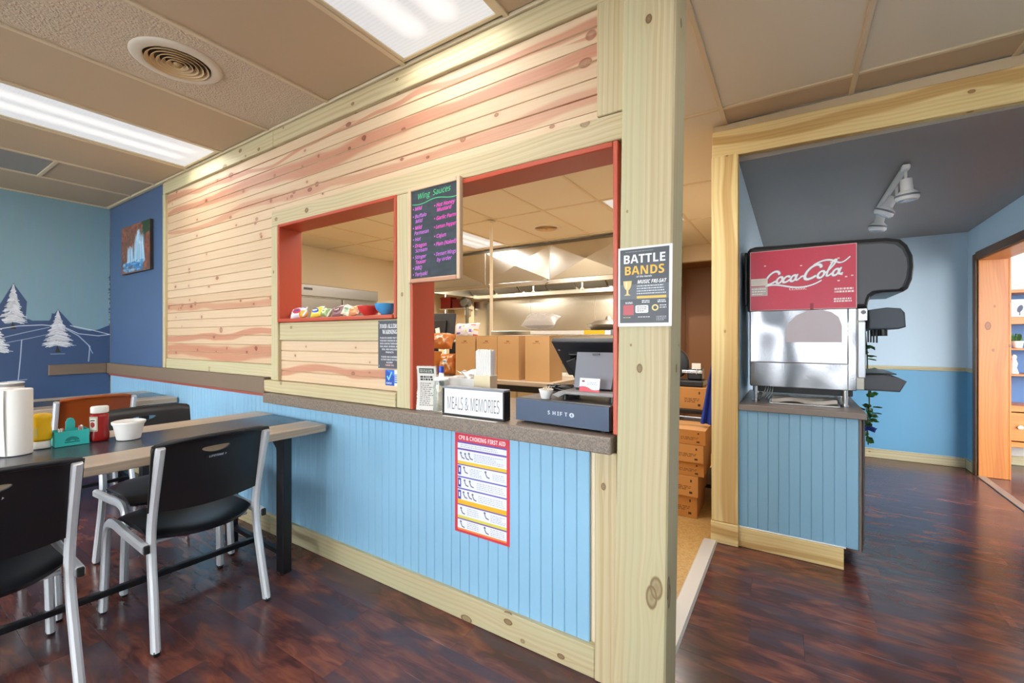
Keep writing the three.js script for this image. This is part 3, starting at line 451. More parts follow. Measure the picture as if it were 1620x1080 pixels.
// ---------------------------------------------------------------- chairs (local: facing -x)
const chairLogo = canvasTex(256, 48, (c) => { c.fillStyle = '#15181d'; c.fillRect(0, 0, 256, 48); c.fillStyle = '#cfd4da'; c.font = 'bold italic 40px sans-serif'; c.textAlign = 'center'; c.fillText('LIFETIME', 122, 39, 210); c.beginPath(); c.moveTo(232, 8); c.lineTo(250, 22); c.lineTo(228, 40); c.lineTo(236, 22); c.fill(); });
function makeChair(label, shell, slot, logo) {
  const ch = thing('stacking_chair', label, 'chair', [0, 0, 0]);
  for (const s of [-1, 1]) {
    const f = part('front_leg', flatTube([[-0.268, 0.012, s * 0.248], [-0.262, 0.2, s * 0.243], [-0.257, 0.36, s * 0.238], [-0.235, 0.418, s * 0.236], [-0.18, 0.437, s * 0.235], [0.0, 0.428, s * 0.235], [0.215, 0.418, s * 0.235]], 0.028, 0.04, 60), mats.silver, ch);
    part('foot_cap', rbox(0.034, 0.024, 0.024, 0.005), mats.rubber, f, -0.268, 0.012, s * 0.248); part('rail_cap', rbox(0.012, 0.034, 0.021, 0.004), mats.rubber, f, 0.219, 0.418, s * 0.235);
    const r = part('rear_leg', flatTube([[0.272, 0.012, s * 0.222], [0.232, 0.2, s * 0.216], [0.198, 0.36, s * 0.212], [0.19, 0.45, s * 0.211], [0.206, 0.56, s * 0.211], [0.245, 0.7, s * 0.211], [0.288, 0.842, s * 0.211]], 0.028, 0.04, 60), mats.silver, ch);
    part('foot_cap', rbox(0.034, 0.024, 0.024, 0.005), mats.rubber, r, 0.272, 0.012, s * 0.222);
  }
  part('cross_bar', moved(cyl(0.009, 0.45, 10), 0, 0, 0, Math.PI / 2), mats.silver, ch, -0.14, 0.405, 0); part('cross_bar', moved(cyl(0.009, 0.4, 10), 0, 0, 0, Math.PI / 2), mats.silver, ch, 0.12, 0.405, 0);
  const seat = part('seat', slab((u, v) => { const z = (v - 0.5) * 0.42, q = Math.abs(v - 0.5) * 2, x0 = -0.27 + 0.05 * Math.pow(q, 5), x1 = 0.135 + 0.12 * (1 - Math.pow(q, 2.4)), x = lerp(x0, x1, u); return [x, 0.452 - 0.018 * (1 - q * q) * Math.sin(Math.PI * clamp(u * 1.05)) - 0.02 * Math.pow(Math.max(0, 0.25 - u) / 0.25, 2) - 0.012 * Math.pow(Math.max(0, u - 0.8) / 0.2, 2), z]; }, 0.016, 28, 24), shell, ch);
  for (const z of [-0.12, 0.12]) part('seat_bumper', cyl(0.011, 0.025, 12), mats.white, seat, -0.02, 0.418, z);
  const lean = (y) => 0.198 + 0.235 * Math.pow(Math.max(0, y - 0.42), 1.0) * 0.93, hw = slot ? 0.234 : 0.196;
  const g = slab((u, v) => { const q = (u - 0.5) * 2, y0 = 0.565 - 0.02 * (1 - q * q), y1 = 0.862 - 0.018 * Math.pow(Math.abs(q), 8), y = lerp(y0, y1, v), w = hw * (1 - 0.025 * (1 - v)); return [lean(y) - 0.028 + 0.022 * (1 - q * q) * (1 - 0.3 * v) + 0.012 * Math.pow(Math.max(0, v - 0.9) / 0.1, 2), y, q * w]; }, 0.014, 28, 16);
  let back = g;
  if (slot) {
    const a = new Brush(g); a.updateMatrixWorld();
    const pts = []; for (let k = 0; k < 32; k++) { const t = k / 32 * Math.PI * 2; pts.push([0.058 * Math.cos(t) * 1.0, 0.0135 * Math.sin(t) + 0.006 * Math.cos(t) * Math.cos(t)]); }
    const cut = extr(pts, 0.2).rotateY(Math.PI / 2).translate(lean(0.8) - 0.12, 0.797, 0); const b = new Brush(cut); b.updateMatrixWorld();
    const ev = new Evaluator(); ev.useGroups = false; ev.attributes = ['position', 'normal', 'uv']; back = ev.evaluate(a, b, SUBTRACTION).geometry;
  }
  const bk = part('backrest', back, shell, ch);
  part('top_roll', tube([[lean(0.858) - 0.019, 0.847, -0.96 * hw], [lean(0.858) - 0.004, 0.857, -hw * 0.5], [lean(0.858) - 0.001, 0.859, 0], [lean(0.858) - 0.004, 0.857, hw * 0.5], [lean(0.858) - 0.019, 0.847, 0.96 * hw]], 0.0105, 40, 10), shell, bk);
  if (logo) part('logo_plate', new THREE.BoxGeometry(0.001, 0.016, 0.085), [M(0xffffff, 0.4, 0, { map: chairLogo }), mats.chairBlack, mats.chairBlack, mats.chairBlack, mats.chairBlack, mats.chairBlack], bk, lean(0.765) + 0.0022, 0.765, 0, 0, 0, -0.22);
  return ch;
}
const chairA = makeChair('black plastic chair on silver legs tucked in beside the service wall, back toward the viewer', mats.chairBlack, true, true);
chairA.position.set(-2.447, 0, 0.645); chairA.rotation.y = 0;
copy(chairA, [-2.447, 0, 1.312], 0, 'black plastic chair cut off by the bottom left corner, nearest to the viewer');
copy(chairA, [-3.075, 0, 0.545], Math.PI, 'black plastic chair across the table, its handle slot showing behind the white bowl');
copy(chairA, [-3.08, 0, 1.27], Math.PI, 'black plastic chair hidden behind the paper towel roll across the table');
const amber = makeChair('chair with amber brown plastic back and silver posts at the farther table', mats.chairAmber, false, false); amber.position.set(-4.56, 0, 0.535);
// ---------------------------------------------------------------- on the tables
{
  const T = 0.791;
  const roll = thing('paper_towel_roll', 'white paper towel roll with a loose sheet standing on the nearer table', 'paper towel', [-2.80, T, 1.152]);
  const rp = []; for (let k = 0; k < 90; k++) { const a = k / 90 * Math.PI * 2; rp.push([0.05 * Math.cos(a), 0.05 * Math.sin(a)]); }
  part('roll', extr(rp, 0.28, 0.004, [Array.from({ length: 24 }, (_, k) => [0.02 * Math.cos(-k / 24 * 6.2832), 0.02 * Math.sin(-k / 24 * 6.2832)])]).rotateX(-Math.PI / 2), mats.paper, roll);
  part('loose_sheet', slab((u, v) => { const fl = 0.02 + (1 - v) * 0.045; const x = lerp(0.04, -0.005 - fl * 0.1, u), z = lerp(0.036, 0.045 + fl * 1.1, Math.pow(u, 1.1)); return [x - 0.008 * Math.sin(u * 3), 0.004 + v * 0.274, z + 0.006 * Math.sin(u * 5 + v * 2)]; }, 0.002, 16, 14), mats.paper, roll);
  const squash = (g) => g.scale(0.62, 1, 0.88);
  const mus = thing('mustard_bottle', 'yellow mustard squeeze bottle standing on its white cap', 'bottle', [-2.85, T, 1.068], -0.15);
  part('bottle_body', squash(lathe([[0, 0.034], [0.034, 0.034], [0.039, 0.045], [0.037, 0.085], [0.034, 0.105], [0.039, 0.135], [0.036, 0.153], [0.02, 0.158], [0, 0.158]])), M(0xf0c010, 0.28), mus); part('cap', squash(lathe([[0, 0], [0.033, 0], [0.035, 0.004], [0.034, 0.033], [0, 0.033]])), mats.white, mus);
  part('label_patch', squash(lathe([[0.0385, 0.055], [0.0385, 0.095]], 24).clone()), M(0xd8c870, 0.4), mus).visible = true;
  mus.children[2].geometry = new THREE.CylinderGeometry(0.0375, 0.0388, 0.045, 16, 1, true, 0.1, 1.1).scale(0.64, 1, 0.89).translate(0, 0.075, 0);
  const ket = thing('ketchup_bottle', 'red ketchup squeeze bottle with white cap beside the teal caddy', 'bottle', [-2.825, T, 0.878], -0.15);
  part('bottle_body', squash(lathe([[0, 0], [0.036, 0], [0.041, 0.006], [0.042, 0.03], [0.036, 0.06], [0.037, 0.09], [0.04, 0.115], [0.036, 0.132], [0, 0.134]])), M(0x9a1414, 0.22), ket);
  part('cap', squash(lathe([[0, 0.134], [0.03, 0.134], [0.038, 0.138], [0.038, 0.163], [0.034, 0.168], [0, 0.168]])), mats.white, ket);
  const kl = canvasTex(96, 96, (c) => { c.fillStyle = '#f3efe6'; c.fillRect(0, 0, 96, 96); c.strokeStyle = '#6f8f4a'; c.lineWidth = 4; c.strokeRect(6, 6, 84, 84); c.fillStyle = '#9a1414'; c.beginPath(); c.ellipse(48, 52, 24, 18, 0, 0, 7); c.fill(); c.fillStyle = '#333'; c.fillRect(24, 20, 48, 8); });
  part('label', new THREE.CylinderGeometry(0.041, 0.0385, 0.07, 16, 1, true, 0.1, 1.2).scale(0.64, 1, 0.89).translate(0, 0.085, 0), M(0xffffff, 0.5, 0, { map: kl }), ket);
  const cad = thing('condiment_caddy', 'teal open-topped condiment caddy with an upright handle between mustard and ketchup', 'caddy', [-2.85, T, 0.975], -0.04);
  const em = canvasTex(128, 80, (c) => { c.fillStyle = '#38bfbb'; c.fillRect(0, 0, 128, 80); c.strokeStyle = '#14605e'; c.lineWidth = 4; for (const r of [14, 20, 26]) { c.beginPath(); c.arc(64, 60, r, Math.PI * 1.1, Math.PI * 1.9); c.stroke(); } c.fillStyle = '#14605e'; c.fillRect(36, 58, 56, 5); });
  for (const s of [-1, 1]) part('side_wall', chamferBox(0.004, 0.068, 0.115, 0.001), s > 0 ? [M(0xffffff, 0.45, 0, { map: em })][0] : mats.teal, cad, s * 0.04, 0.034, 0);
  { const g = new THREE.BoxGeometry(0.004, 0.068, 0.115); cad.children[0].geometry = g; cad.children[1].geometry = g; }
  for (const s of [-1, 1]) part('end_wall', chamferBox(0.076, 0.068, 0.004, 0.001), mats.teal, cad, 0, 0.034, s * 0.0555); part('base', chamferBox(0.076, 0.004, 0.107, 0.001), mats.teal, cad, 0, 0.002, 0);
  part('handle', extr([[-0.016, 0], [-0.016, 0.10], [-0.011, 0.115], [0, 0.12], [0.011, 0.115], [0.016, 0.10], [0.016, 0]], 0.008, 0.002).rotateY(Math.PI / 2), mats.teal, cad, -0.004, 0.004, 0);
  for (let k = 0; k < 6; k++) solo('sugar_packet', chamferBox(0.028, 0.07, 0.004, 0.001), k % 3 ? mats.paper : M(0xd98c8c, 0.7), 'small paper packet standing inside the teal caddy next to the ketchup', 'packet', [-2.85 + rr(-0.012, 0.012) + (k < 3 ? 0.012 : -0.012), T + 0.0455, 0.975 + (k < 3 ? 0.028 + k * 0.008 : -0.03 - (k - 3) * 0.008)], [rr(-0.1, 0.1), -0.04, rr(-0.1, 0.1)], 'packets in the teal caddy');
  const bowl = solo('white_bowl', lathe([[0, 0.004], [0.042, 0.0], [0.046, 0.002], [0.059, 0.07], [0.065, 0.078], [0.066, 0.088], [0.061, 0.09], [0.056, 0.074], [0.042, 0.008], [0, 0.008]], 40), mats.white, 'white foam bowl with a thick rim standing on the nearer table', 'bowl', [-2.757, T, 0.787]);
  const j = thing('printed_canister', 'white printed paper canister half hidden behind the towel roll on the farther table', 'canister', [-4.44, T, 0.935], 0.3);
  const jt = canvasTex(128, 128, (c) => { c.fillStyle = '#e9e3dc'; c.fillRect(0, 0, 128, 128); c.fillStyle = '#8c8480'; c.fillRect(0, 0, 128, 14); c.fillStyle = '#a58a80'; for (let k = 0; k < 3; k++) { c.beginPath(); c.arc(20 + k * 43, 60, 16, 0, 7); c.fill(); } c.fillStyle = '#4a4444'; for (let k = 0; k < 3; k++) { c.beginPath(); c.arc(22 + k * 43, 62, 7, 0, 7); c.fill(); } c.fillStyle = '#8c8480'; for (let y = 90; y < 120; y += 8) c.fillRect(8, y, 112, 2); });
  part('canister_body', new THREE.CylinderGeometry(0.066, 0.066, 0.19, 32, 1, true).translate(0, 0.097, 0), M(0xffffff, 0.6, 0, { map: jt }), j); part('canister_rim', lathe([[0.066, 0.19], [0.069, 0.194], [0.066, 0.199], [0.06, 0.196], [0.06, 0.19], [0.066, 0.19]], 32), mats.white, j); part('canister_base', cyl(0.066, 0.004, 32), mats.white, j, 0, 0.002, 0);
  const c2 = thing('condiment_caddy', 'teal condiment caddy on the farther table, cut off by the left edge', 'caddy', [-4.50, T, 1.10], 0.2);
  for (const s of [-1, 1]) { part('side_wall', chamferBox(0.004, 0.08, 0.15, 0.001), mats.teal, c2, s * 0.045, 0.04, 0); part('end_wall', chamferBox(0.086, 0.08, 0.004, 0.001), mats.teal, c2, 0, 0.04, s * 0.073); }
  part('base', chamferBox(0.086, 0.004, 0.142, 0.001), mats.teal, c2, 0, 0.002, 0); part('handle', extr([[-0.018, 0], [-0.018, 0.11], [0, 0.125], [0.018, 0.11], [0.018, 0]], 0.008, 0.002).rotateY(Math.PI / 2), mats.teal, c2, -0.004, 0.004, 0);
}
// ---------------------------------------------------------------- signs and prints on the wall
const flat = (w, h, t, tex, back, rough = 0.5) => [new THREE.BoxGeometry(w, h, t), [back, back, back, back, M(0xffffff, rough, 0, { map: tex }), back]];
function scribble(c, x, y, w, h, lines, col, lw) { c.strokeStyle = col; c.lineWidth = lw; for (let k = 0; k < lines; k++) { const yy = y + (k + 0.5) * h / lines; let xx = x; const e = x + w * (0.7 + 0.3 * hash(k, lines, 11)); while (xx < e) { const l = 4 + hash(Math.round(xx), k, 5) * 16; c.beginPath(); c.moveTo(xx, yy); c.lineTo(Math.min(e, xx + l), yy); c.stroke(); xx += l + 4; } } }
{
  const tex = canvasTex(512, 800, (c, W, Hh) => {
    c.fillStyle = '#2f3940'; c.fillRect(0, 0, W, Hh);
    for (let k = 0; k < 240; k++) { c.fillStyle = `rgba(${120 + rnd() * 40},${130 + rnd() * 40},${140 + rnd() * 30},0.035)`; c.fillRect(rnd() * W, rnd() * Hh, rr(20, 120), rr(10, 60)); }
    c.textAlign = 'left'; c.save(); c.translate(70, 96); c.rotate(-0.04); c.fillStyle = '#49c980'; c.font = 'italic 66px sans-serif'; c.fillText('Wing  Sauces', 0, 0, 370); c.restore();
    c.strokeStyle = '#49c980'; c.lineWidth = 6; c.beginPath(); for (let x = 10; x < W; x += 6) { const y = 130 + 12 * Math.sin(x / 60) - x * 0.01; x < 14 ? c.moveTo(x, y) : c.lineTo(x, y); } c.stroke();
    const wr = (s, x, y, col, m) => { c.save(); c.translate(x, y); c.rotate(-0.03); c.fillStyle = c.strokeStyle = col; c.lineWidth = 1.6; c.font = 'italic 42px sans-serif'; c.fillText(s, 0, 0, m); c.strokeText(s, 0, 0, m); c.restore(); };
    const a = '#e65ad0', b = '#c56ad8';
    [['• Mild', 190], ['• Buffalo', 256], ['   Mild', 300], ['• Mild', 356], ['  Parmesan', 402], ['• Hot', 456], ['• Dragon', 512], ['   Scream', 556], ['• Stinger', 612], ['   Teaser', 656], ['• BBQ', 706], ['• Teriyaki', 762]].forEach(([s, y], i) => wr(s, 12, y, i % 3 ? b : a, 190));
    [['• Hot Honey', 196, '#f23fc0'], ['   Mustard', 236, '#f23fc0'], ['• Garlic Parm', 306, '#f23fc0'], ['• Lemon Pepper', 378, '#f23fc0'], ['• Cajun', 456, a], ['• Plain (Naked)', 524, a], ['• Dessert Wings', 608, b], ['   by order', 656, b]].forEach(([s, y, col]) => wr(s, 258, y, col, 240));
  });
  const o = thing('chalkboard', 'framed chalkboard sign listing wing sauces in green and pink chalk', 'sign', [-1.424, 1.789, 0.038]);
  const [g, m] = flat(0.29, 0.445, 0.012, tex, mats.black, 0.7); part('board_face', g, m, o);
  for (const s of [-1, 1]) { part('frame_side', boxUV(chamferBox(0.02, 0.466, 0.026, 0.003), 'y', 1, 1, rr(0, 2), 0.1), PANEL.mat, o, s * 0.1545, 0, 0); part('frame_rail', boxUV(chamferBox(0.2885, 0.02, 0.026, 0.003), 'x', 1, 1, rr(0, 2), 0.07), PANEL.mat, o, 0, s * 0.223, 0); }
}
{
  const tex = canvasTex(420, 640, (c, W, Hh) => {
    c.fillStyle = '#e3e5ea'; c.fillRect(0, 0, W, Hh); c.fillStyle = '#3d434b'; c.fillRect(16, 16, W - 40, Hh - 44); c.fillStyle = 'rgba(110,118,128,0.5)'; c.fillRect(16, 300, W - 40, 120);
    scribble(c, 60, 28, 280, 16, 1, '#8f98a4', 5);
    c.textAlign = 'center'; c.font = 'bold 96px sans-serif'; c.fillStyle = '#eef0f3'; c.fillText('BATTLE', 205, 130, 340); c.fillStyle = '#f2b52c'; c.fillText('BANDS', 205, 222, 340);
    c.fillStyle = '#d7dbe0'; c.font = 'italic bold 20px sans-serif'; c.fillText('of the bands', 205, 246);
    c.fillStyle = '#d9c27a'; c.beginPath(); c.moveTo(42, 270); c.lineTo(110, 270); c.quadraticCurveTo(108, 330, 84, 345); c.lineTo(84, 375); c.lineTo(104, 388); c.lineTo(48, 388); c.lineTo(68, 375); c.lineTo(68, 345); c.quadraticCurveTo(44, 330, 42, 270); c.fill(); c.fillStyle = '#fff3c4'; c.fillRect(62, 276, 10, 54);
    c.fillStyle = '#eef0f3'; c.font = 'italic bold 40px sans-serif'; c.fillText('MUSIC FRI-SAT', 262, 296, 220); scribble(c, 150, 306, 230, 80, 4, '#c9ced6', 9); c.fillStyle = '#e0b84a'; c.fillRect(150, 396, 226, 20);
    scribble(c, 60, 440, 60, 18, 2, '#d7dbe0', 6); scribble(c, 190, 428, 60, 26, 2, '#d7dbe0', 8); scribble(c, 310, 428, 64, 26, 2, '#d7dbe0', 8);
    c.fillStyle = '#b8434b'; c.fillRect(42, 466, 84, 82); c.fillStyle = '#e8eaee'; c.beginPath(); c.roundRect(140, 470, 100, 62, 10); c.fill(); scribble(c, 152, 478, 76, 46, 3, '#555b63', 6); c.strokeStyle = '#f2d27c'; c.lineWidth = 10; c.beginPath(); c.arc(292, 492, 20, 0, 7); c.stroke(); scribble(c, 326, 466, 52, 34, 2, '#cfd4da', 7);
    scribble(c, 44, 560, 80, 14, 1, '#cdbf6a', 6); scribble(c, 160, 556, 120, 16, 1, '#cfd4da', 6); scribble(c, 300, 556, 80, 40, 3, '#aeb5be', 5);
  });
  const g = slab((u, v) => { const x = (u - 0.5) * 0.186, y = (v - 0.5) * 0.276; return [x, y, 0.0012 + 0.010 * Math.pow(Math.max(0, u - 0.75) / 0.25, 2) * (1 - v)]; }, 0.0008, 12, 10);
  solo('band_poster', g, M(0xffffff, 0.4, 0, { map: tex }), 'dark printed poster reading battle bands pinned to the wooden post', 'poster', [-0.4285, 1.467, 0.0625], [0, 0, -0.0155 + 0.012]);
}
{
  const tex = canvasTex(256, 384, (c, W, Hh) => { c.fillStyle = '#5b5c63'; c.fillRect(0, 0, W, Hh); c.fillStyle = '#46474f'; c.fillRect(6, 6, W - 12, Hh - 12); c.textAlign = 'center'; c.fillStyle = '#e6e6ea'; c.font = 'bold 46px serif'; c.fillText('FOOD ALLERGY', 128, 62, 220); c.fillText('WARNING', 128, 108, 160); c.font = 'bold 17px sans-serif'; c.fillStyle = '#d2d2d8';
    ['PLEASE BE AWARE THAT OUR', 'FOOD MAY CONTAIN OR COME', 'INTO CONTACT WITH MILK,', 'EGGS, WHEAT, SOYBEANS, NUTS,', 'FISH, AND SHELLFISH', 'PRODUCTS'].forEach((s, i) => c.fillText(s, 128, 146 + i * 23, 214)); ['PLEASE ASK A MEMBER', 'OF STAFF ABOUT ANY FOOD', 'ALLERGY'].forEach((s, i) => c.fillText(s, 128, 298 + i * 22, 190)); c.fillStyle = '#e0a8a4'; c.fillText('THANK YOU', 128, 364, 120); });
  const [g, m] = flat(0.176, 0.25, 0.003, tex, mats.black); const o = thing('allergy_sign', 'dark grey metal sign with white food allergy warning lettering', 'sign', [-1.757, 1.255, 0.0255]); part('sign_plate', g, m, o); for (const a of [-1, 1]) for (const b of [-1, 1]) part('screw', moved(cyl(0.004, 0.004, 10), 0, 0, 0, Math.PI / 2), mats.chrome, o, a * 0.078, b * 0.113, 0.002);
  o.position.z = 0.0142;
}
{
  const tex = canvasTex(192, 152, (c, W, Hh) => { c.fillStyle = '#dfeaf4'; c.fillRect(0, 0, W, Hh); c.fillStyle = '#1b4aa8'; c.fillRect(0, 0, 124, Hh); c.fillStyle = '#2e6fd0'; c.beginPath(); c.moveTo(0, 0); c.lineTo(124, 0); c.lineTo(124, 60); c.closePath(); c.fill(); c.strokeStyle = '#7fd0f0'; c.lineWidth = 14; c.lineJoin = 'round'; c.beginPath(); c.moveTo(24, 60); c.lineTo(46, 96); c.lineTo(88, 20); c.stroke(); c.fillStyle = '#e8eef6'; c.font = 'bold 24px sans-serif'; c.fillText('CHECK', 10, 138, 90); c.fillStyle = '#2e6fd0'; c.fillRect(126, 42, 44, 84); c.fillStyle = '#fff'; for (let k = 0; k < 4; k++) c.fillRect(132, 52 + k * 18, 30, 5); });
  const [g, m] = flat(0.105, 0.082, 0.001, tex, mats.white, 0.3); solo('blue_sticker', g, m, 'small blue sticker with a check mark below the allergy sign', 'sticker', [-1.752, 1.081, 0.0012]);
}
{
  const tex = canvasTex(384, 576, (c, W, Hh) => {
    c.fillStyle = '#d2384a'; c.fillRect(0, 0, W, Hh); c.fillStyle = '#e9ecf7'; c.fillRect(20, 50, W - 40, Hh - 74); c.textAlign = 'center'; c.fillStyle = '#fbe9ea'; c.font = 'bold 34px sans-serif'; c.fillText('CPR & CHOKING FIRST AID', W / 2, 38, 330);
    const bar = (y, h, col) => { c.fillStyle = col; c.fillRect(20, y, W - 40, h); };
    bar(48, 10, '#6a54a8'); bar(88, 10, '#6a54a8'); bar(162, 18, '#e6c23c'); bar(180, 6, '#6a54a8'); bar(250, 8, '#5a5fb4'); bar(318, 8, '#5a5fb4'); bar(386, 26, '#eab52c'); bar(412, 7, '#6a54a8'); bar(478, 16, '#d9cf5c'); bar(494, 7, '#6a54a8'); c.fillStyle = '#eb8a3c'; c.fillRect(20, 552, W - 40, 10);
    scribble(c, 40, 62, 270, 22, 2, '#a9aed0', 4); const fig = (x, y) => { c.fillStyle = '#6c7088'; c.beginPath(); c.arc(x, y, 7, 0, 7); c.fill(); c.lineWidth = 7; c.strokeStyle = '#6c7088'; c.beginPath(); c.moveTo(x, y + 8); c.lineTo(x + 10, y + 26); c.lineTo(x + 28, y + 30); c.stroke(); };
    fig(44, 116); fig(76, 118); fig(104, 114); scribble(c, 140, 108, 210, 48, 5, '#b3b8d4', 4);
    for (const y of [190, 262, 332]) { c.fillStyle = '#39459a'; c.fillRect(22, y, 24, 52); c.fillStyle = '#fff'; c.fillRect(30, y + 12, 8, 26); }
    fig(68, 198); scribble(c, 110, 196, 90, 46, 5, '#b3b8d4', 4); fig(222, 200); scribble(c, 270, 200, 90, 40, 4, '#b3b8d4', 4); fig(72, 272); fig(110, 272); scribble(c, 160, 268, 200, 42, 4, '#b3b8d4', 4); fig(64, 342); fig(98, 340); fig(130, 344); scribble(c, 170, 338, 190, 42, 4, '#b3b8d4', 4);
    fig(46, 436); scribble(c, 90, 426, 90, 44, 4, '#b3b8d4', 4); fig(216, 430); scribble(c, 256, 428, 104, 44, 5, '#b3b8d4', 4); fig(44, 514); scribble(c, 90, 506, 90, 40, 4, '#b3b8d4', 4); fig(216, 512); scribble(c, 256, 506, 104, 42, 4, '#b3b8d4', 4);
  });
  const [g, m] = flat(0.306, 0.46, 0.0012, tex, mats.white, 0.3); solo('first_aid_poster', g, m, 'red bordered CPR and choking first aid poster on the blue beadboard', 'poster', [-1.176, 0.619, -0.0002], [0, 0, 0.0]);
}
{
  const tex = canvasTex(400, 256, (c, W, Hh) => {
    c.fillStyle = '#8a4c36'; c.fillRect(0, 0, W, Hh); for (let k = 0; k < 500; k++) { const x = rnd() * W, y = rnd() * Hh; c.fillStyle = ['#a05a3c', '#6e4030', '#b8704c', '#54403a', '#5e5444'][Math.floor(rnd() * 5)]; c.globalAlpha = 0.55; c.beginPath(); c.ellipse(x, y, rr(4, 22), rr(4, 14), rr(0, 3), 0, 7); c.fill(); } c.globalAlpha = 1;
    c.fillStyle = '#2c4a26'; for (let k = 0; k < 60; k++) { c.beginPath(); c.ellipse(W * 0.85 + rr(-40, 60), rr(0, 60), 12, 8, rr(0, 3), 0, 7); c.fill(); }
    const fall = (x0, x1, y0, y1, n) => { for (let k = 0; k < n; k++) { const x = rr(x0, x1); c.strokeStyle = ['#cfe8f7', '#8cc6ec', '#5aa0dc', '#f2fafe'][Math.floor(rnd() * 4)]; c.globalAlpha = 0.6; c.lineWidth = rr(2, 6); c.beginPath(); const q = Math.abs(x - (x0 + x1) / 2) / ((x1 - x0) / 2), top = lerp(y0, y1, 0.75 * q * rnd() + 0.1 * rnd()); c.moveTo(x, top); c.quadraticCurveTo(x + rr(-6, 6), (top + y1) / 2, x + (x - (x0 + x1) / 2) * 0.25 + rr(-10, 10), y1 + rr(-14, 6)); c.stroke(); } };
    fall(190, 320, 50, 210, 230); fall(90, 170, 105, 215, 120); fall(215, 270, 30, 110, 60); fall(225, 262, 40, 90, 24);
    for (let k = 0; k < 160; k++) { c.globalAlpha = 0.5; c.fillStyle = ['#2f7cc4', '#3f9ae0', '#bfe2f6', '#1e5c9c'][Math.floor(rnd() * 4)]; c.beginPath(); c.ellipse(rr(30, 300), rr(196, 246), rr(8, 30), rr(3, 8), 0, 0, 7); c.fill(); } c.globalAlpha = 1;
  });
  const [g, m] = flat(0.725, 0.46, 0.026, tex, M(0x2c2622, 0.6), 0.35); solo('canvas_picture', g, m, 'unframed canvas picture of a blue waterfall among rust brown rocks', 'picture', [-5.28, 2.146, 0.0102]);
}
// ---------------------------------------------------------------- on the service counter
const CT = 0.9318;
{
  const tex = canvasTex(640, 256, (c, W, Hh) => { c.fillStyle = '#e6e9ee'; c.fillRect(0, 0, W, Hh); c.fillStyle = '#6f7379'; c.textAlign = 'left'; c.save(); c.translate(30, 206); c.scale(0.62, 1.55); c.font = '112px sans-serif'; c.lineWidth = 1; c.fillText('MEALS & MEMORIES', 0, 0, 930); c.restore(); });
  const s = thing('block_sign', 'white block sign with thin lettering reading meals and memories', 'sign', [-1.205, CT, 0.018], 0.02);
  const [g, m] = flat(0.325, 0.118, 0.004, tex, mats.white); part('sign_face', g, m, s, 0, 0.0655, 0.008);
  part('frame_rail', chamferBox(0.345, 0.009, 0.05, 0.002), mats.black, s, 0, 0.0045, -0.01); part('frame_rail', chamferBox(0.345, 0.009, 0.05, 0.002), mats.greyPlastic, s, 0, 0.1285, -0.01); for (const k of [-1, 1]) part('frame_side', chamferBox(0.009, 0.114, 0.05, 0.002), mats.black, s, k * 0.168, 0.0665, -0.01); part('back_board', chamferBox(0.326, 0.114, 0.004, 0.001), mats.black, s, 0, 0.0665, -0.03);
  const strip = solo('paper_strip', chamferBox(0.30, 0.0015, 0.016, 0.0005), mats.paper, 'narrow white strip lying on the counter edge in front of the block sign', 'paper', [-1.2, CT + 0.001, 0.058]);
}
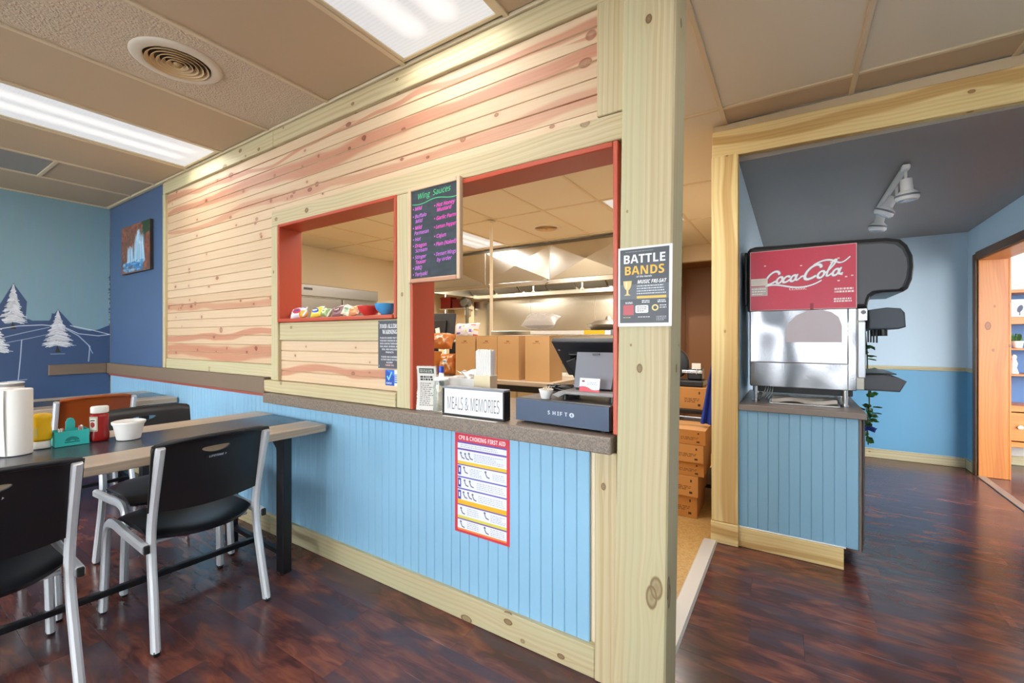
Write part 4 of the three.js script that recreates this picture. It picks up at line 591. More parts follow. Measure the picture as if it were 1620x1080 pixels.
{
  const t2 = canvasTex(128, 256, (c, W, Hh) => { c.fillStyle = '#cfccc6'; c.fillRect(0, 0, W, Hh); c.fillStyle = '#3a443c'; c.fillRect(14, 12, 100, 30); scribble(c, 20, 18, 88, 20, 2, '#cfd4c8', 4); scribble(c, 20, 56, 88, 30, 2, '#2a2a28', 11); scribble(c, 18, 96, 92, 140, 12, '#6b6964', 5); });
  const o = thing('menu_holder', 'clear upright holder with a printed menu sheet at the left end of the counter', 'menu', [-1.512, CT, 0.0], 0.25);
  part('acrylic_panel', slab((u, v) => [(u - 0.5) * 0.115, v * 0.218 + 0.003, -0.001 - 0.01 * Math.sin(v * 3)], 0.003, 6, 10), M(0xffffff, 0.05, 0, { transmission: 0.9, thickness: 0 }), o); part('menu_sheet', slab((u, v) => [(u - 0.5) * 0.105, v * 0.212 + 0.006, 0.0035 - 0.01 * Math.sin(v * 3)], 0.0006, 6, 10), M(0xffffff, 0.6, 0, { map: t2 }), o); part('holder_foot', chamferBox(0.115, 0.004, 0.06, 0.001), M(0xe8eaea, 0.1, 0, { transmission: 0.8, thickness: 0 }), o, 0, 0.002, -0.015);
  const b = thing('glass_tip_jar', 'clear glass jar with a white and blue capped top beside the menu holder', 'jar', [-1.41, CT, 0.005]);
  part('jar_glass', lathe([[0, 0.001], [0.036, 0.001], [0.04, 0.008], [0.039, 0.125], [0.034, 0.14], [0.034, 0.155], [0.031, 0.155], [0.031, 0.14], [0.036, 0.124], [0.037, 0.01], [0.034, 0.005], [0, 0.005]], 36), new THREE.MeshPhysicalMaterial({ color: 0xf4f8f6, roughness: 0.04, transmission: 0.95, thickness: 0, ior: 1.45 }), b);
  part('jar_lid', lathe([[0, 0.155], [0.033, 0.155], [0.034, 0.158], [0.033, 0.168], [0.012, 0.172], [0.011, 0.192], [0, 0.192]], 28), mats.white, b); part('blue_cap', cyl(0.0125, 0.03, 20), M(0x2c49b4, 0.4), b, 0, 0.2075, 0);
  const nb = []; for (let k = 0; k < 14; k++) { const g = slab((u, v) => [(u - 0.5) * 0.05, 0.012 * Math.sin(u * 5 + k) * v + (u - 0.5) * 0.01, (v - 0.5) * 0.05], 0.0012, 5, 5); nb.push(moved(g, rr(-0.05, 0.05), 0.15 + rr(0, 0.035), rr(-0.035, 0.035), rr(-0.6, 0.6), rr(0, 3), rr(-0.6, 0.6))); }
  const tub = thing('napkin_tub', 'white square plastic tub heaped with crumpled white papers behind the block sign', 'tub', [-1.418, CT, -0.2], 0.15);
  part('tub_body', join(...[[-1, 0], [1, 0], [0, -1], [0, 1]].map(([a, b2]) => moved(slab((u, v) => { const w = lerp(0.058, 0.085, v); return a ? [a * w * 1.15, v * 0.155, (u - 0.5) * 2 * w * 0.9] : [(u - 0.5) * 2 * w * 1.15, v * 0.155, b2 * w * 0.9]; }, 0.003, 2, 2), 0, 0, 0)), moved(new THREE.BoxGeometry(0.134, 0.003, 0.104), 0, 0.0015, 0)), mats.white, tub); part('crumpled_papers', join(...nb), mats.paper, tub); tub.children[1].userData.kind = 'stuff';
  const st = thing('straw_holder', 'cream card box holding a bundle of white paper wrapped straws', 'straws', [-1.255, CT, -0.14], 0.1);
  const lt = canvasTex(64, 64, (c) => { c.fillStyle = '#dfd2b0'; c.fillRect(0, 0, 64, 64); scribble(c, 14, 18, 36, 26, 3, '#6b6450', 3); });
  part('card_box', new THREE.BoxGeometry(0.09, 0.175, 0.07), [mats.cream, mats.cream, mats.cream, mats.cream, M(0xffffff, 0.7, 0, { map: lt }), mats.cream], st, 0, 0.088, 0);
  const sg = cyl(0.0045, 0.15, 6); for (let i = 0; i < 9; i++) for (let k = 0; k < 5; k++) part('straw', sg, mats.paper, st, -0.038 + i * 0.0095, 0.223 + rr(-0.004, 0.004), -0.02 + k * 0.01);
}
{
  const lg = canvasTex(512, 128, (c, W, Hh) => { c.fillStyle = '#3a4c68'; c.fillRect(0, 0, W, Hh); c.fillStyle = '#c8d2e0'; c.font = 'bold 30px sans-serif'; c.save(); c.translate(190, 74); let x = 0; for (const ch of 'SHIFT') { c.fillText(ch, x, 0); x += ch === 'I' ? 14 : 27; } c.beginPath(); c.arc(x + 12, -10, 13, 0, 7); c.fill(); c.fillStyle = '#3a4c68'; c.font = 'bold 20px sans-serif'; c.fillText('4', x + 6, -3); c.restore(); });
  const d = thing('cash_drawer', 'dark slate blue steel cash drawer with pale lettering on its front', 'cash drawer', [-0.772, CT, -0.18], -0.06);
  part('drawer_case', rbox(0.43, 0.095, 0.38, 0.006), M(0x4b4a4c, 0.4), d, 0, 0.0555, -0.015); part('drawer_front', new THREE.BoxGeometry(0.424, 0.09, 0.012), [mats.slate, mats.slate, mats.slate, mats.slate, M(0xffffff, 0.42, 0, { map: lg }), mats.slate], d, 0, 0.0545, 0.182);
  for (const s of [-1, 1]) for (const k of [-1, 1]) part('rubber_foot', cyl(0.012, 0.008, 12), mats.rubber, d, s * 0.18, 0.004, k * 0.15);
  const top = CT + 0.1035;
  const t = thing('payment_terminal', 'grey and black point of sale screen tilted back on its stand above the cash drawer', 'terminal', [-0.69, top, -0.16], 0.02);
  part('base_plate', extr([[-0.13, 0.03], [-0.10, 0.045], [0.13, 0.045], [0.13, 0.06], [-0.125, 0.056], [-0.16, 0.04]], 0.18, 0.003), M(0x8b8988, 0.4), t, 0.01, -0.02, -0.06); for (const s of [-1, 1]) part('base_foot', cyl(0.012, 0.028, 14), mats.black, t, s * 0.1, 0.014, 0.09); for (const s of [-1, 1]) part('base_foot', cyl(0.012, 0.028, 14), mats.black, t, s * 0.1, 0.014, -0.03);
  part('stand_panel', slab((u, v) => [lerp(-0.08, 0.08, u) + 0.008 * (u - 0.5) * v * 2 , 0.043 + v * 0.145, 0.03 - 0.055 * v], 0.03, 4, 4), mats.greyPlastic, t, 0.0, 0, 0.01); part('stand_latch', chamferBox(0.03, 0.008, 0.006, 0.001), mats.black, t, 0.0, 0.186, 0.007);
  const scr = part('screen_housing', rbox(0.345, 0.25, 0.026, 0.006), mats.darkPlastic, t, -0.04, 0.165, -0.10, 0.86, 0, 0); part('screen_back_cover', rbox(0.24, 0.13, 0.02, 0.006), mats.black, scr, 0.01, -0.01, 0.018); part('screen_button', moved(cyl(0.006, 0.003, 14), 0, 0, 0, Math.PI / 2), mats.chrome, scr, -0.15, 0.07, 0.0145);
  part('support_arm', rbox(0.05, 0.13, 0.03, 0.005), mats.black, t, -0.11, 0.105, -0.06, 0.3, 0, 0.35); t.position.z = -0.155;
  const cd = canvasTex(160, 96, (c) => { c.fillStyle = '#f1eef2'; c.fillRect(0, 0, 160, 96); c.fillStyle = '#d0394c'; c.beginPath(); c.moveTo(0, 62); c.quadraticCurveTo(50, 50, 90, 76); c.quadraticCurveTo(120, 88, 160, 76); c.lineTo(160, 96); c.lineTo(0, 96); c.fill(); c.fillStyle = '#7a2a3c'; c.fillRect(18, 16, 22, 12); scribble(c, 60, 24, 80, 24, 2, '#8fa0c8', 5); });
  const [g, m] = flat(0.085, 0.054, 0.001, cd, mats.white, 0.35); solo('business_card', g, m, 'white and red card propped against the grey terminal stand', 'card', [-0.682, top + 0.0655, -0.06], [-0.2, 0.02, 0]);
  const rk = thing('paper_cup', 'small white pleated paper cup filled with sticks on the cash drawer', 'cup', [-0.868, top - 0.0005, -0.04]);
  part('cup_body', lathe([[0, 0.001], [0.02, 0.001], [0.03, 0.038], [0.031, 0.04], [0.028, 0.038], [0.019, 0.003], [0, 0.003]], 24), mats.paper, rk); const sticks = []; for (let k = 0; k < 16; k++) sticks.push(moved(cyl(0.0015, 0.04, 5), rr(-0.014, 0.014), 0.031, rr(-0.014, 0.014), rr(-0.4, 0.4), 0, rr(-0.4, 0.4))); part('wooden_sticks', join(...sticks), mats.cream, rk);
  const cab = thing('cable_bundle', 'black tangled cables heaped on the back of the cash drawer', 'cables', [-0.905, top, -0.27]); for (let k = 0; k < 5; k++) { const p = []; for (let q = 0; q < 8; q++) p.push([rr(-0.09, 0.09), 0.006 + rr(0, 0.028), rr(-0.05, 0.05)]); part('cable', tube(p, 0.004, 60, 6), mats.black, cab); }
  const bl = []; for (let q = 0; q < 10; q++) bl.push([rr(-0.025, 0.025), 0.006 + rr(0, 0.07), rr(-0.04, 0.04)]); solo('blue_cable', tube(bl, 0.006, 80, 7), M(0x2a3f9c, 0.5), 'coiled blue cable between the block sign and the cash drawer', 'cable', [-1.015, CT, -0.16]);
}
// ---------------------------------------------------------------- on the sill of the small opening
{
  const Y = 1.411, bag = (label, col, w, h, th, x, z, ry, rz, rx, s) => {
    const t = canvasTex(96, 64, (c, W, Hh) => { c.fillStyle = col[0]; c.fillRect(0, 0, W, Hh); c.fillStyle = col[1]; c.beginPath(); c.ellipse(W / 2, Hh / 2, 30, 17, 0.2, 0, 7); c.fill(); c.fillStyle = col[2]; c.fillRect(30, 26, 36, 9); c.fillRect(0, 6, W, 5); c.fillStyle = '#d8d8d8'; c.fillRect(0, 0, 4, Hh); c.fillRect(W - 4, 0, 4, Hh); });
    solo('snack_bag', pillow(w, h, th, s), M(0xffffff, 0.25, 0, { map: t }), label, 'snack bag', [x, Y + h / 2 * Math.abs(Math.cos(rx)) + th * 0.3 * Math.abs(Math.sin(rx)), z], [rx, ry, rz]);
  };
  bag('red, white and blue striped snack bag, first at the left end of the sill', ['#d8dbe6', '#c8414e', '#3b55a8'], 0.12, 0.075, 0.055, -2.705, -0.065, 0.2, 0.25, -0.5, 3);
  bag('orange snack bag leaning on the striped bag on the sill', ['#eeb04a', '#e07a2c', '#f6e6c0'], 0.085, 0.05, 0.045, -2.60, -0.03, -0.3, -0.15, -0.6, 5);
  bag('yellow and blue snack bag, third from the left on the sill', ['#e6d65a', '#3d5ab8', '#f0f0e6'], 0.10, 0.07, 0.05, -2.495, -0.06, 0.1, 0.3, -0.5, 7);
  bag('green snack bag beside the yellow and blue one on the sill', ['#8aa86a', '#dfe6b0', '#4d7a44'], 0.095, 0.06, 0.045, -2.39, -0.05, -0.1, -0.2, -0.5, 9);
  bag('maroon brown snack bag in the middle of the sill', ['#8c6a6c', '#6e4a50', '#c8b0a8'], 0.095, 0.07, 0.045, -2.29, -0.065, 0.15, 0.35, -0.45, 11);
  bag('pale green and white snack bag right of the maroon one', ['#dfe0c4', '#a8bca0', '#7a8a70'], 0.10, 0.07, 0.045, -2.19, -0.06, 0.1, -0.25, -0.5, 13);
  bag('tan orange snack bag next to the red bowl on the sill', ['#e0a878', '#d88a50', '#f2d8b0'], 0.095, 0.06, 0.045, -2.10, -0.035, -0.1, 0.1, -0.5, 15);
  const bw = (label, col, x, z, r, h) => solo('sill_bowl', lathe([[0, 0.002], [r * 0.45, 0], [r * 0.5, 0.008], [r * 0.85, h * 0.5], [r, h], [r * 0.96, h + 0.001], [r * 0.8, h * 0.5], [r * 0.44, 0.012], [0, 0.01]], 36), M(col, 0.3), label, 'bowl', [x, Y, z]);
  bw('red bowl on the sill between the snack bags and blue bowl', 0xc83a34, -1.995, -0.05, 0.066, 0.055); bw('blue bowl at the right end of the sill', 0x3f93cc, -1.855, -0.05, 0.064, 0.062);
}
// ---------------------------------------------------------------- kitchen: prep cart and what stands on it
{
  const c = thing('prep_cart', 'wood topped prep cart behind the counter holding the kraft cartons', 'cart', [-2.3, 0, -1.39]);
  part('cart_top', boxUV(rbox(1.82, 0.03, 0.62, 0.004), 'x', 1, 1, 0.2, 0.1), OAK.mat, c, 0, 0.96, 0); for (const x of [-0.87, 0.87]) for (const z of [-0.27, 0.27]) part('leg', rbox(0.035, 0.944, 0.035, 0.004), mats.steelDull, c, x, 0.472, z);
  part('lower_shelf', chamferBox(1.7, 0.02, 0.5, 0.003), mats.steelDull, c, 0, 0.3, 0); part('apron_rail', chamferBox(1.7, 0.05, 0.02, 0.003), mats.darkPlastic, c, 0, 0.92, 0.26);
  const Y = 0.9755, ct = canvasTex(128, 192, (c2, W, Hh) => { c2.fillStyle = '#d1a570'; c2.fillRect(0, 0, W, Hh); c2.fillStyle = '#8a5f28'; c2.font = 'bold 12px sans-serif'; c2.textAlign = 'center'; c2.fillRect(54, 20, 18, 5); scribble(c2, 40, 26, 50, 8, 1, '#a0733a', 3); });
  const kf = M(0xffffff, 0.75, 0, { map: ct });
  const carton = (label, x, w, d, z) => { const h = 0.325, o = thing('kraft_carton', label, 'carton', [x, Y, z], 0, 'kraft cartons in a row'); part('carton_body', new THREE.BoxGeometry(w, h, d), [mats.kraft, mats.kraft, mats.kraft, mats.kraft, kf, mats.kraft], o, 0, h / 2, 0); part('lid_flap', chamferBox(w + 0.003, 0.004, d * 0.49, 0.001), mats.kraft, o, 0, h + 0.003, d * 0.25); part('lid_flap', chamferBox(w + 0.003, 0.004, d * 0.49, 0.001), mats.kraft, o, 0, h + 0.003, -d * 0.25); return o; };
  carton('leftmost kraft carton, behind the upright bundle of straws', -2.202, 0.198, 0.22, -1.265); carton('second kraft carton from the left on the prep cart', -1.99, 0.196, 0.22, -1.265); carton('third kraft carton, its right side in view', -1.793, 0.19, 0.2, -1.255); carton('rightmost kraft carton beside the payment terminal', -1.542, 0.2, 0.2, -1.255);
  const sm2 = thing('small_carton', 'small orange carton under the bread bags by the red jamb', 'carton', [-2.62, Y, -1.2]); part('carton_body', chamferBox(0.14, 0.19, 0.14, 0.002), M(0xd8883a, 0.7), sm2, 0, 0.096, 0); part('lid_flap', chamferBox(0.143, 0.004, 0.143, 0.001), mats.kraft, sm2, 0, 0.194, 0);
  const bt = canvasTex(128, 96, (c2, W, Hh) => { c2.fillStyle = '#c87a3e'; c2.fillRect(0, 0, W, Hh); for (let k = 0; k < 40; k++) { c2.fillStyle = ['#e6c79a', '#a8592a', '#e9ddc8', '#b8682f'][k % 4]; c2.globalAlpha = 0.6; c2.beginPath(); c2.ellipse(rnd() * W, rnd() * Hh, rr(4, 14), rr(3, 9), rr(0, 3), 0, 7); c2.fill(); } c2.globalAlpha = 1; c2.fillStyle = '#e9e4dc'; c2.fillRect(44, 30, 40, 22); c2.fillStyle = '#3f68a8'; c2.fillRect(50, 36, 28, 5); });
  const bm = M(0xffffff, 0.28, 0, { map: bt });
  solo('bread_bag', pillow(0.24, 0.15, 0.13, 21), bm, 'plastic bag of brown buns lying on the small orange carton', 'bread bag', [-2.56, Y + 0.285, -1.28], [-0.6, 0.2, 0.1]);
  solo('bread_bag', pillow(0.17, 0.18, 0.12, 23), bm, 'plastic bag of buns standing right of the small orange carton', 'bread bag', [-2.42, Y + 0.095, -1.2], [-0.15, 0.15, 0.05]);
  const vt = canvasTex(128, 96, (c2, W, Hh) => { c2.fillStyle = '#e6dfe4'; c2.fillRect(0, 0, W, Hh); for (let k = 0; k < 14; k++) { c2.fillStyle = ['#e8a83c', '#7a6cc0', '#d8d84a', '#c85a3a', '#f2f0ea'][k % 5]; c2.fillRect((k * 37) % W, (k * 23) % Hh, rr(8, 26), rr(6, 18)); } });
  solo('variety_bag', pillow(0.26, 0.15, 0.12, 29), M(0xffffff, 0.2, 0, { map: vt }), 'clear variety bag with purple and yellow packets above the leftmost kraft carton', 'snack bag', [-2.43, Y + 0.37, -1.46], [-0.2, 0.1, 0.03]); solo('storage_crate', chamferBox(0.34, 0.28, 0.2, 0.01), mats.darkPlastic, 'dark storage crate under the variety bag behind the kraft cartons', 'crate', [-2.42, Y + 0.1405, -1.5]);
  const mo = thing('monitor', 'black monitor seen from behind on the left end of the prep cart', 'monitor', [-2.87, Y, -1.57], 0.25);
  const sc = part('monitor_housing', rbox(0.40, 0.26, 0.03, 0.01), mats.darkPlastic, mo, -0.02, 0.42, 0, -0.18); part('monitor_back_cover', rbox(0.24, 0.16, 0.025, 0.01), mats.black, sc, 0, -0.02, 0.024); part('monitor_stand', rbox(0.05, 0.36, 0.03, 0.006), mats.black, mo, -0.02, 0.19, 0.01); part('monitor_foot', cyl(0.11, 0.012, 28), mats.black, mo, -0.02, 0.006, 0); part('taped_receipt', chamferBox(0.045, 0.14, 0.002, 0.0005), mats.paper, mo, 0.03, 0.34, 0.055, -0.2, 0, 0.25);
}
{ // steel work table with an over-shelf
  const t = thing('steel_worktable', 'stainless work table with a raised over-shelf in the middle of the kitchen', 'work table', [-1.95, 0, -2.5]);
  part('table_top', rbox(1.7, 0.04, 0.7, 0.005), mats.steel, t, 0, 0.88, 0); part('over_shelf', rbox(1.46, 0.05, 0.36, 0.006), mats.steel, t, -0.03, 1.337, 0.1); part('under_shelf', rbox(1.6, 0.025, 0.6, 0.004), mats.steelDull, t, 0, 0.25, 0);
  for (const x of [-0.8, 0.8]) for (const z of [-0.3, 0.3]) part('leg', cyl(0.02, 0.86, 14), mats.steelDull, t, x, 0.43, z); for (const x of [-0.6, 0.6]) part('shelf_post', cyl(0.014, 0.412, 12), mats.steelDull, t, x, 1.106, 0.1);
  part('white_edge_label', chamferBox(0.58, 0.035, 0.004, 0.001), mats.whitePaint, t, 0.02, 1.34, 0.283); part('yellow_edge_label', chamferBox(0.2, 0.038, 0.004, 0.001), M(0xf0c414, 0.5), t, 0.41, 1.34, 0.283); part('shelf_bracket', chamferBox(0.05, 0.05, 0.03, 0.004), mats.greyPlastic, t, 0.6, 1.337, 0.29);
  solo('bundled_bag', pillow(0.4, 0.17, 0.16, 33, 18, 14), mats.plasticWrap, 'grey crumpled plastic bag lying on the steel over-shelf', 'bag', [-2.18, 1.46, -2.36], [-1.0, 0, 0]);
  solo('steel_pan_heap', lathe([[0, 0.0], [0.16, 0.0], [0.2, 0.05], [0.205, 0.052], [0.16, 0.07], [0.13, 0.09], [0.03, 0.1], [0.02, 0.13], [0, 0.132]], 28), mats.steelDull, 'dull metal lidded pan right of the crumpled bag on the over-shelf', 'pan', [-1.48, 1.3625, -2.42]);
}
solo('support_pole', join(cyl(0.019, H - 0.02, 18), moved(cyl(0.05, 0.012, 24), 0, (H - 0.02) / 2 - 0.006, 0), moved(cyl(0.05, 0.012, 24), 0, -(H - 0.02) / 2 + 0.006, 0)), mats.cream, 'slim cream pole from floor to ceiling in the kitchen', 'pole', [-2.94, (H - 0.02) / 2 + 0.001, -2.55]);
{ // stainless hood with cross-broken front panels
  const h = thing('exhaust_hood', 'long stainless exhaust hood with diamond creased front panels', 'exhaust hood', [0, 0, 0]);
  const xs = [-5.13, -4.02, -2.89, -1.78, -1.4], y0 = 2.115, y1 = 2.6, z = -3.9;
  for (let k = 0; k < 4; k++) {
    const a = xs[k] + 0.004, b = xs[k + 1] - 0.004, cx = (a + b) / 2, cy = (y0 + y1) / 2, d = 0.03, P = [[a, y0, z], [b, y0, z], [b, y1, z], [a, y1, z]], C = [cx, cy, z + d], pos = [];
    for (let i = 0; i < 4; i++) pos.push(...P[i], ...P[(i + 1) % 4], ...C); for (let i = 0; i < 4; i++) pos.push(P[(i + 1) % 4][0], P[(i + 1) % 4][1], z - 0.01, P[i][0], P[i][1], z - 0.01, cx, cy, z - 0.01);
    const g = new THREE.BufferGeometry(); g.setAttribute('position', new THREE.Float32BufferAttribute(pos, 3)); g.setAttribute('uv', new THREE.Float32BufferAttribute(new Float32Array(pos.length / 3 * 2), 2)); g.computeVertexNormals(); part('front_panel', g, mats.steel, h);
    box('panel_seam', h, [xs[k + 1] - 0.006, xs[k + 1] + 0.006], [y0, y1], [z - 0.01, z + 0.004], mats.steelDull);
  }
  box('lower_band', h, [-5.13, -1.4], [2.05, 2.113], [z - 0.015, z + 0.006], mats.steel, 0.004); box('top_cap', h, [-5.13, -1.4], [2.6, 2.64], [z - 0.02, z + 0.002], M(0x6f6a60, 0.5, 0.6)); box('end_panel', h, [-5.145, -5.131], [2.05, 2.64], [KBACK + 0.02, z], mats.steelDull); box('end_panel', h, [-1.399, -1.385], [2.05, 2.64], [KBACK + 0.02, z], mats.steelDull); box('roof_panel', h, [-5.13, -1.4], [2.56, 2.575], [KBACK + 0.02, z - 0.02], mats.steelDull);
  box('rear_band', h, [-5.13, -1.4], [2.02, 2.13], [KBACK + 0.03, KBACK + 0.28], M(0x8d887c, 0.45, 0.8)); for (let k = 0; k < 7; k++) { const f = part('grease_filter', chamferBox(0.5, 0.03, 0.6, 0.004), M(0x6f6a60, 0.5, 0.8), h, -4.85 + k * 0.54, 2.3, -4.75, -0.7); }
  for (const x of [-3.95, -2.95]) { part('pull_knob', moved(cyl(0.035, 0.03, 18), 0, 0, 0, Math.PI / 2), mats.chrome, h, x, 2.09, z + 0.02); }
  for (const x of [-4.5, -2.7]) { part('added_hood_lamp', new THREE.SphereGeometry(0.05, 20, 14), new THREE.MeshStandardMaterial({ color: 0xffffff, emissive: new THREE.Color(1, 0.94, 0.82), emissiveIntensity: 2 }), h, x, 2.3, -4.3); const p = new THREE.PointLight(new THREE.Color(1, 0.92, 0.78), 9, 0, 2); p.position.set(x, 2.3, -4.3); h.add(p); }  // unseen bulbs and point lights added under the hood to brighten the backsplash
  for (const x of [-3.3, -2.5]) part('sprinkler_nozzle', join(cyl(0.012, 0.09, 10), moved(cyl(0.03, 0.02, 12), 0, -0.05, 0)), mats.chrome, h, x, 2.03, -4.15);
}
{ // steel backsplash, cooking range, pipe and bins by the back wall
  const b = thing('steel_backsplash', 'brushed stainless backsplash sheets on the wall below the hood', 'backsplash', [0, 0, 0]);
  const xs = [-5.32, -4.02, -2.77, -1.97]; for (let k = 0; k < 3; k++) box('steel_sheet', b, [xs[k] + 0.003, xs[k + 1] - 0.003], [0.9, 2.0], [KBACK + 0.002, KBACK + 0.014], mats.steel, 0.003);
  const r = thing('cooking_range', 'low stainless cooking line below the backsplash, mostly hidden by cartons', 'range', [0, 0, 0]); box('range_body', r, [-5.12, -2.0], [0.12, 0.9], [-5.2, -4.4], mats.steelDull, 0.008); box('range_top', r, [-5.14, -1.98], [0.9, 0.95], [-5.22, -4.35], M(0x3a3836, 0.4, 0.6), 0.006); for (let k = 0; k < 8; k++) { part('control_knob', moved(cyl(0.025, 0.03, 16), 0, 0, 0, Math.PI / 2), mats.black, r, -5.0 + k * 0.4, 0.82, -4.385); } for (const x of [-5.0, -3.6, -2.1]) for (const z of [-5.1, -4.5]) part('leg', cyl(0.025, 0.12, 12), mats.steelDull, r, x, 0.06, z);
  const p = thing('gas_pipe', 'dark vertical pipe with a valve at the left end of the backsplash', 'pipe', [-5.22, 0, -4.95]); part('pipe', cyl(0.03, 2.0, 14), M(0x3a3428, 0.6), p, 0, 1.0, 0); part('valve_body', join(moved(cyl(0.07, 0.12, 14), 0, 0, 0, 0, 0, Math.PI / 2), moved(cyl(0.09, 0.05, 18), 0, 0.02, 0.08, Math.PI / 2)), M(0x4a463e, 0.5, 0.4), p, 0, 1.95, 0);
  const s = thing('wall_shelf', 'small wall shelf with brackets holding red bins at the back left of the kitchen', 'shelf', [-5.62, 1.86, -5.1]); part('shelf_board', chamferBox(0.62, 0.02, 0.3, 0.003), mats.steelDull, s, 0, 0, 0); for (const x of [-0.22, 0.22]) part('bracket', chamferBox(0.02, 0.12, 0.2, 0.003), mats.steelDull, s, x, -0.07, -0.09);
  const bin = thing('red_bin', 'larger dark red bin at the left on the small wall shelf', 'bin', [-5.78, 1.871, -5.06]); const bg = (w, h, d) => join(moved(chamferBox(w, 0.006, d, 0.002), 0, 0.003, 0), ...[[-1, 0], [1, 0]].map(([a]) => moved(chamferBox(0.006, h, d, 0.002), a * (w / 2 - 0.003), h / 2, 0)), ...[-1, 1].map((a) => moved(chamferBox(w, h, 0.006, 0.002), 0, h / 2, a * (d / 2 - 0.003)))); part('bin_body', bg(0.26, 0.22, 0.18), M(0x8a1a1a, 0.35), bin); part('bin_lip', chamferBox(0.27, 0.015, 0.02, 0.003), M(0xa02424, 0.35), bin, 0, 0.2, 0.1);
  const b2 = thing('red_bin', 'smaller dark red bin at the right on the small wall shelf', 'bin', [-5.5, 1.871, -5.06]); part('bin_body', bg(0.22, 0.17, 0.18), M(0x6e1616, 0.35), b2); part('bin_lip', chamferBox(0.23, 0.014, 0.02, 0.003), M(0x8a2020, 0.35), b2, 0, 0.15, 0.1);
}
{ // reach-in refrigerator against the kitchen's left wall
  const fridge = M(0xaaa8a4, 0.3, 1);
  const f = thing('steel_refrigerator', 'tall stainless reach-in refrigerator seen through the small opening', 'refrigerator', [0, 0, 0]);
  box('cabinet', f, [-6.07, -5.43], [0.1, 2.0], [-2.98, -1.7], mats.steel, 0.008); box('top_panel', f, [-5.429, -5.4], [1.845, 2.0], [-2.98, -1.7], fridge, 0.006); for (const z of [[-2.33, -1.71], [-2.97, -2.35]]) { box('door', f, [-5.429, -5.39], [0.14, 1.83], z, fridge, 0.008); }
  box('name_plate', f, [-5.399, -5.394], [1.925, 1.955], [-1.88, -1.76], M(0x4a4c52, 0.4), 0.001); for (const z of [-2.4, -2.28]) box('handle', f, [-5.39, -5.36], [0.9, 1.3], [z - 0.012, z + 0.012], mats.chrome, 0.006); for (const x of [-6.0, -5.5]) for (const z of [-2.9, -1.78]) part('caster', cyl(0.03, 0.1, 14), mats.black, f, x, 0.05, z);
}
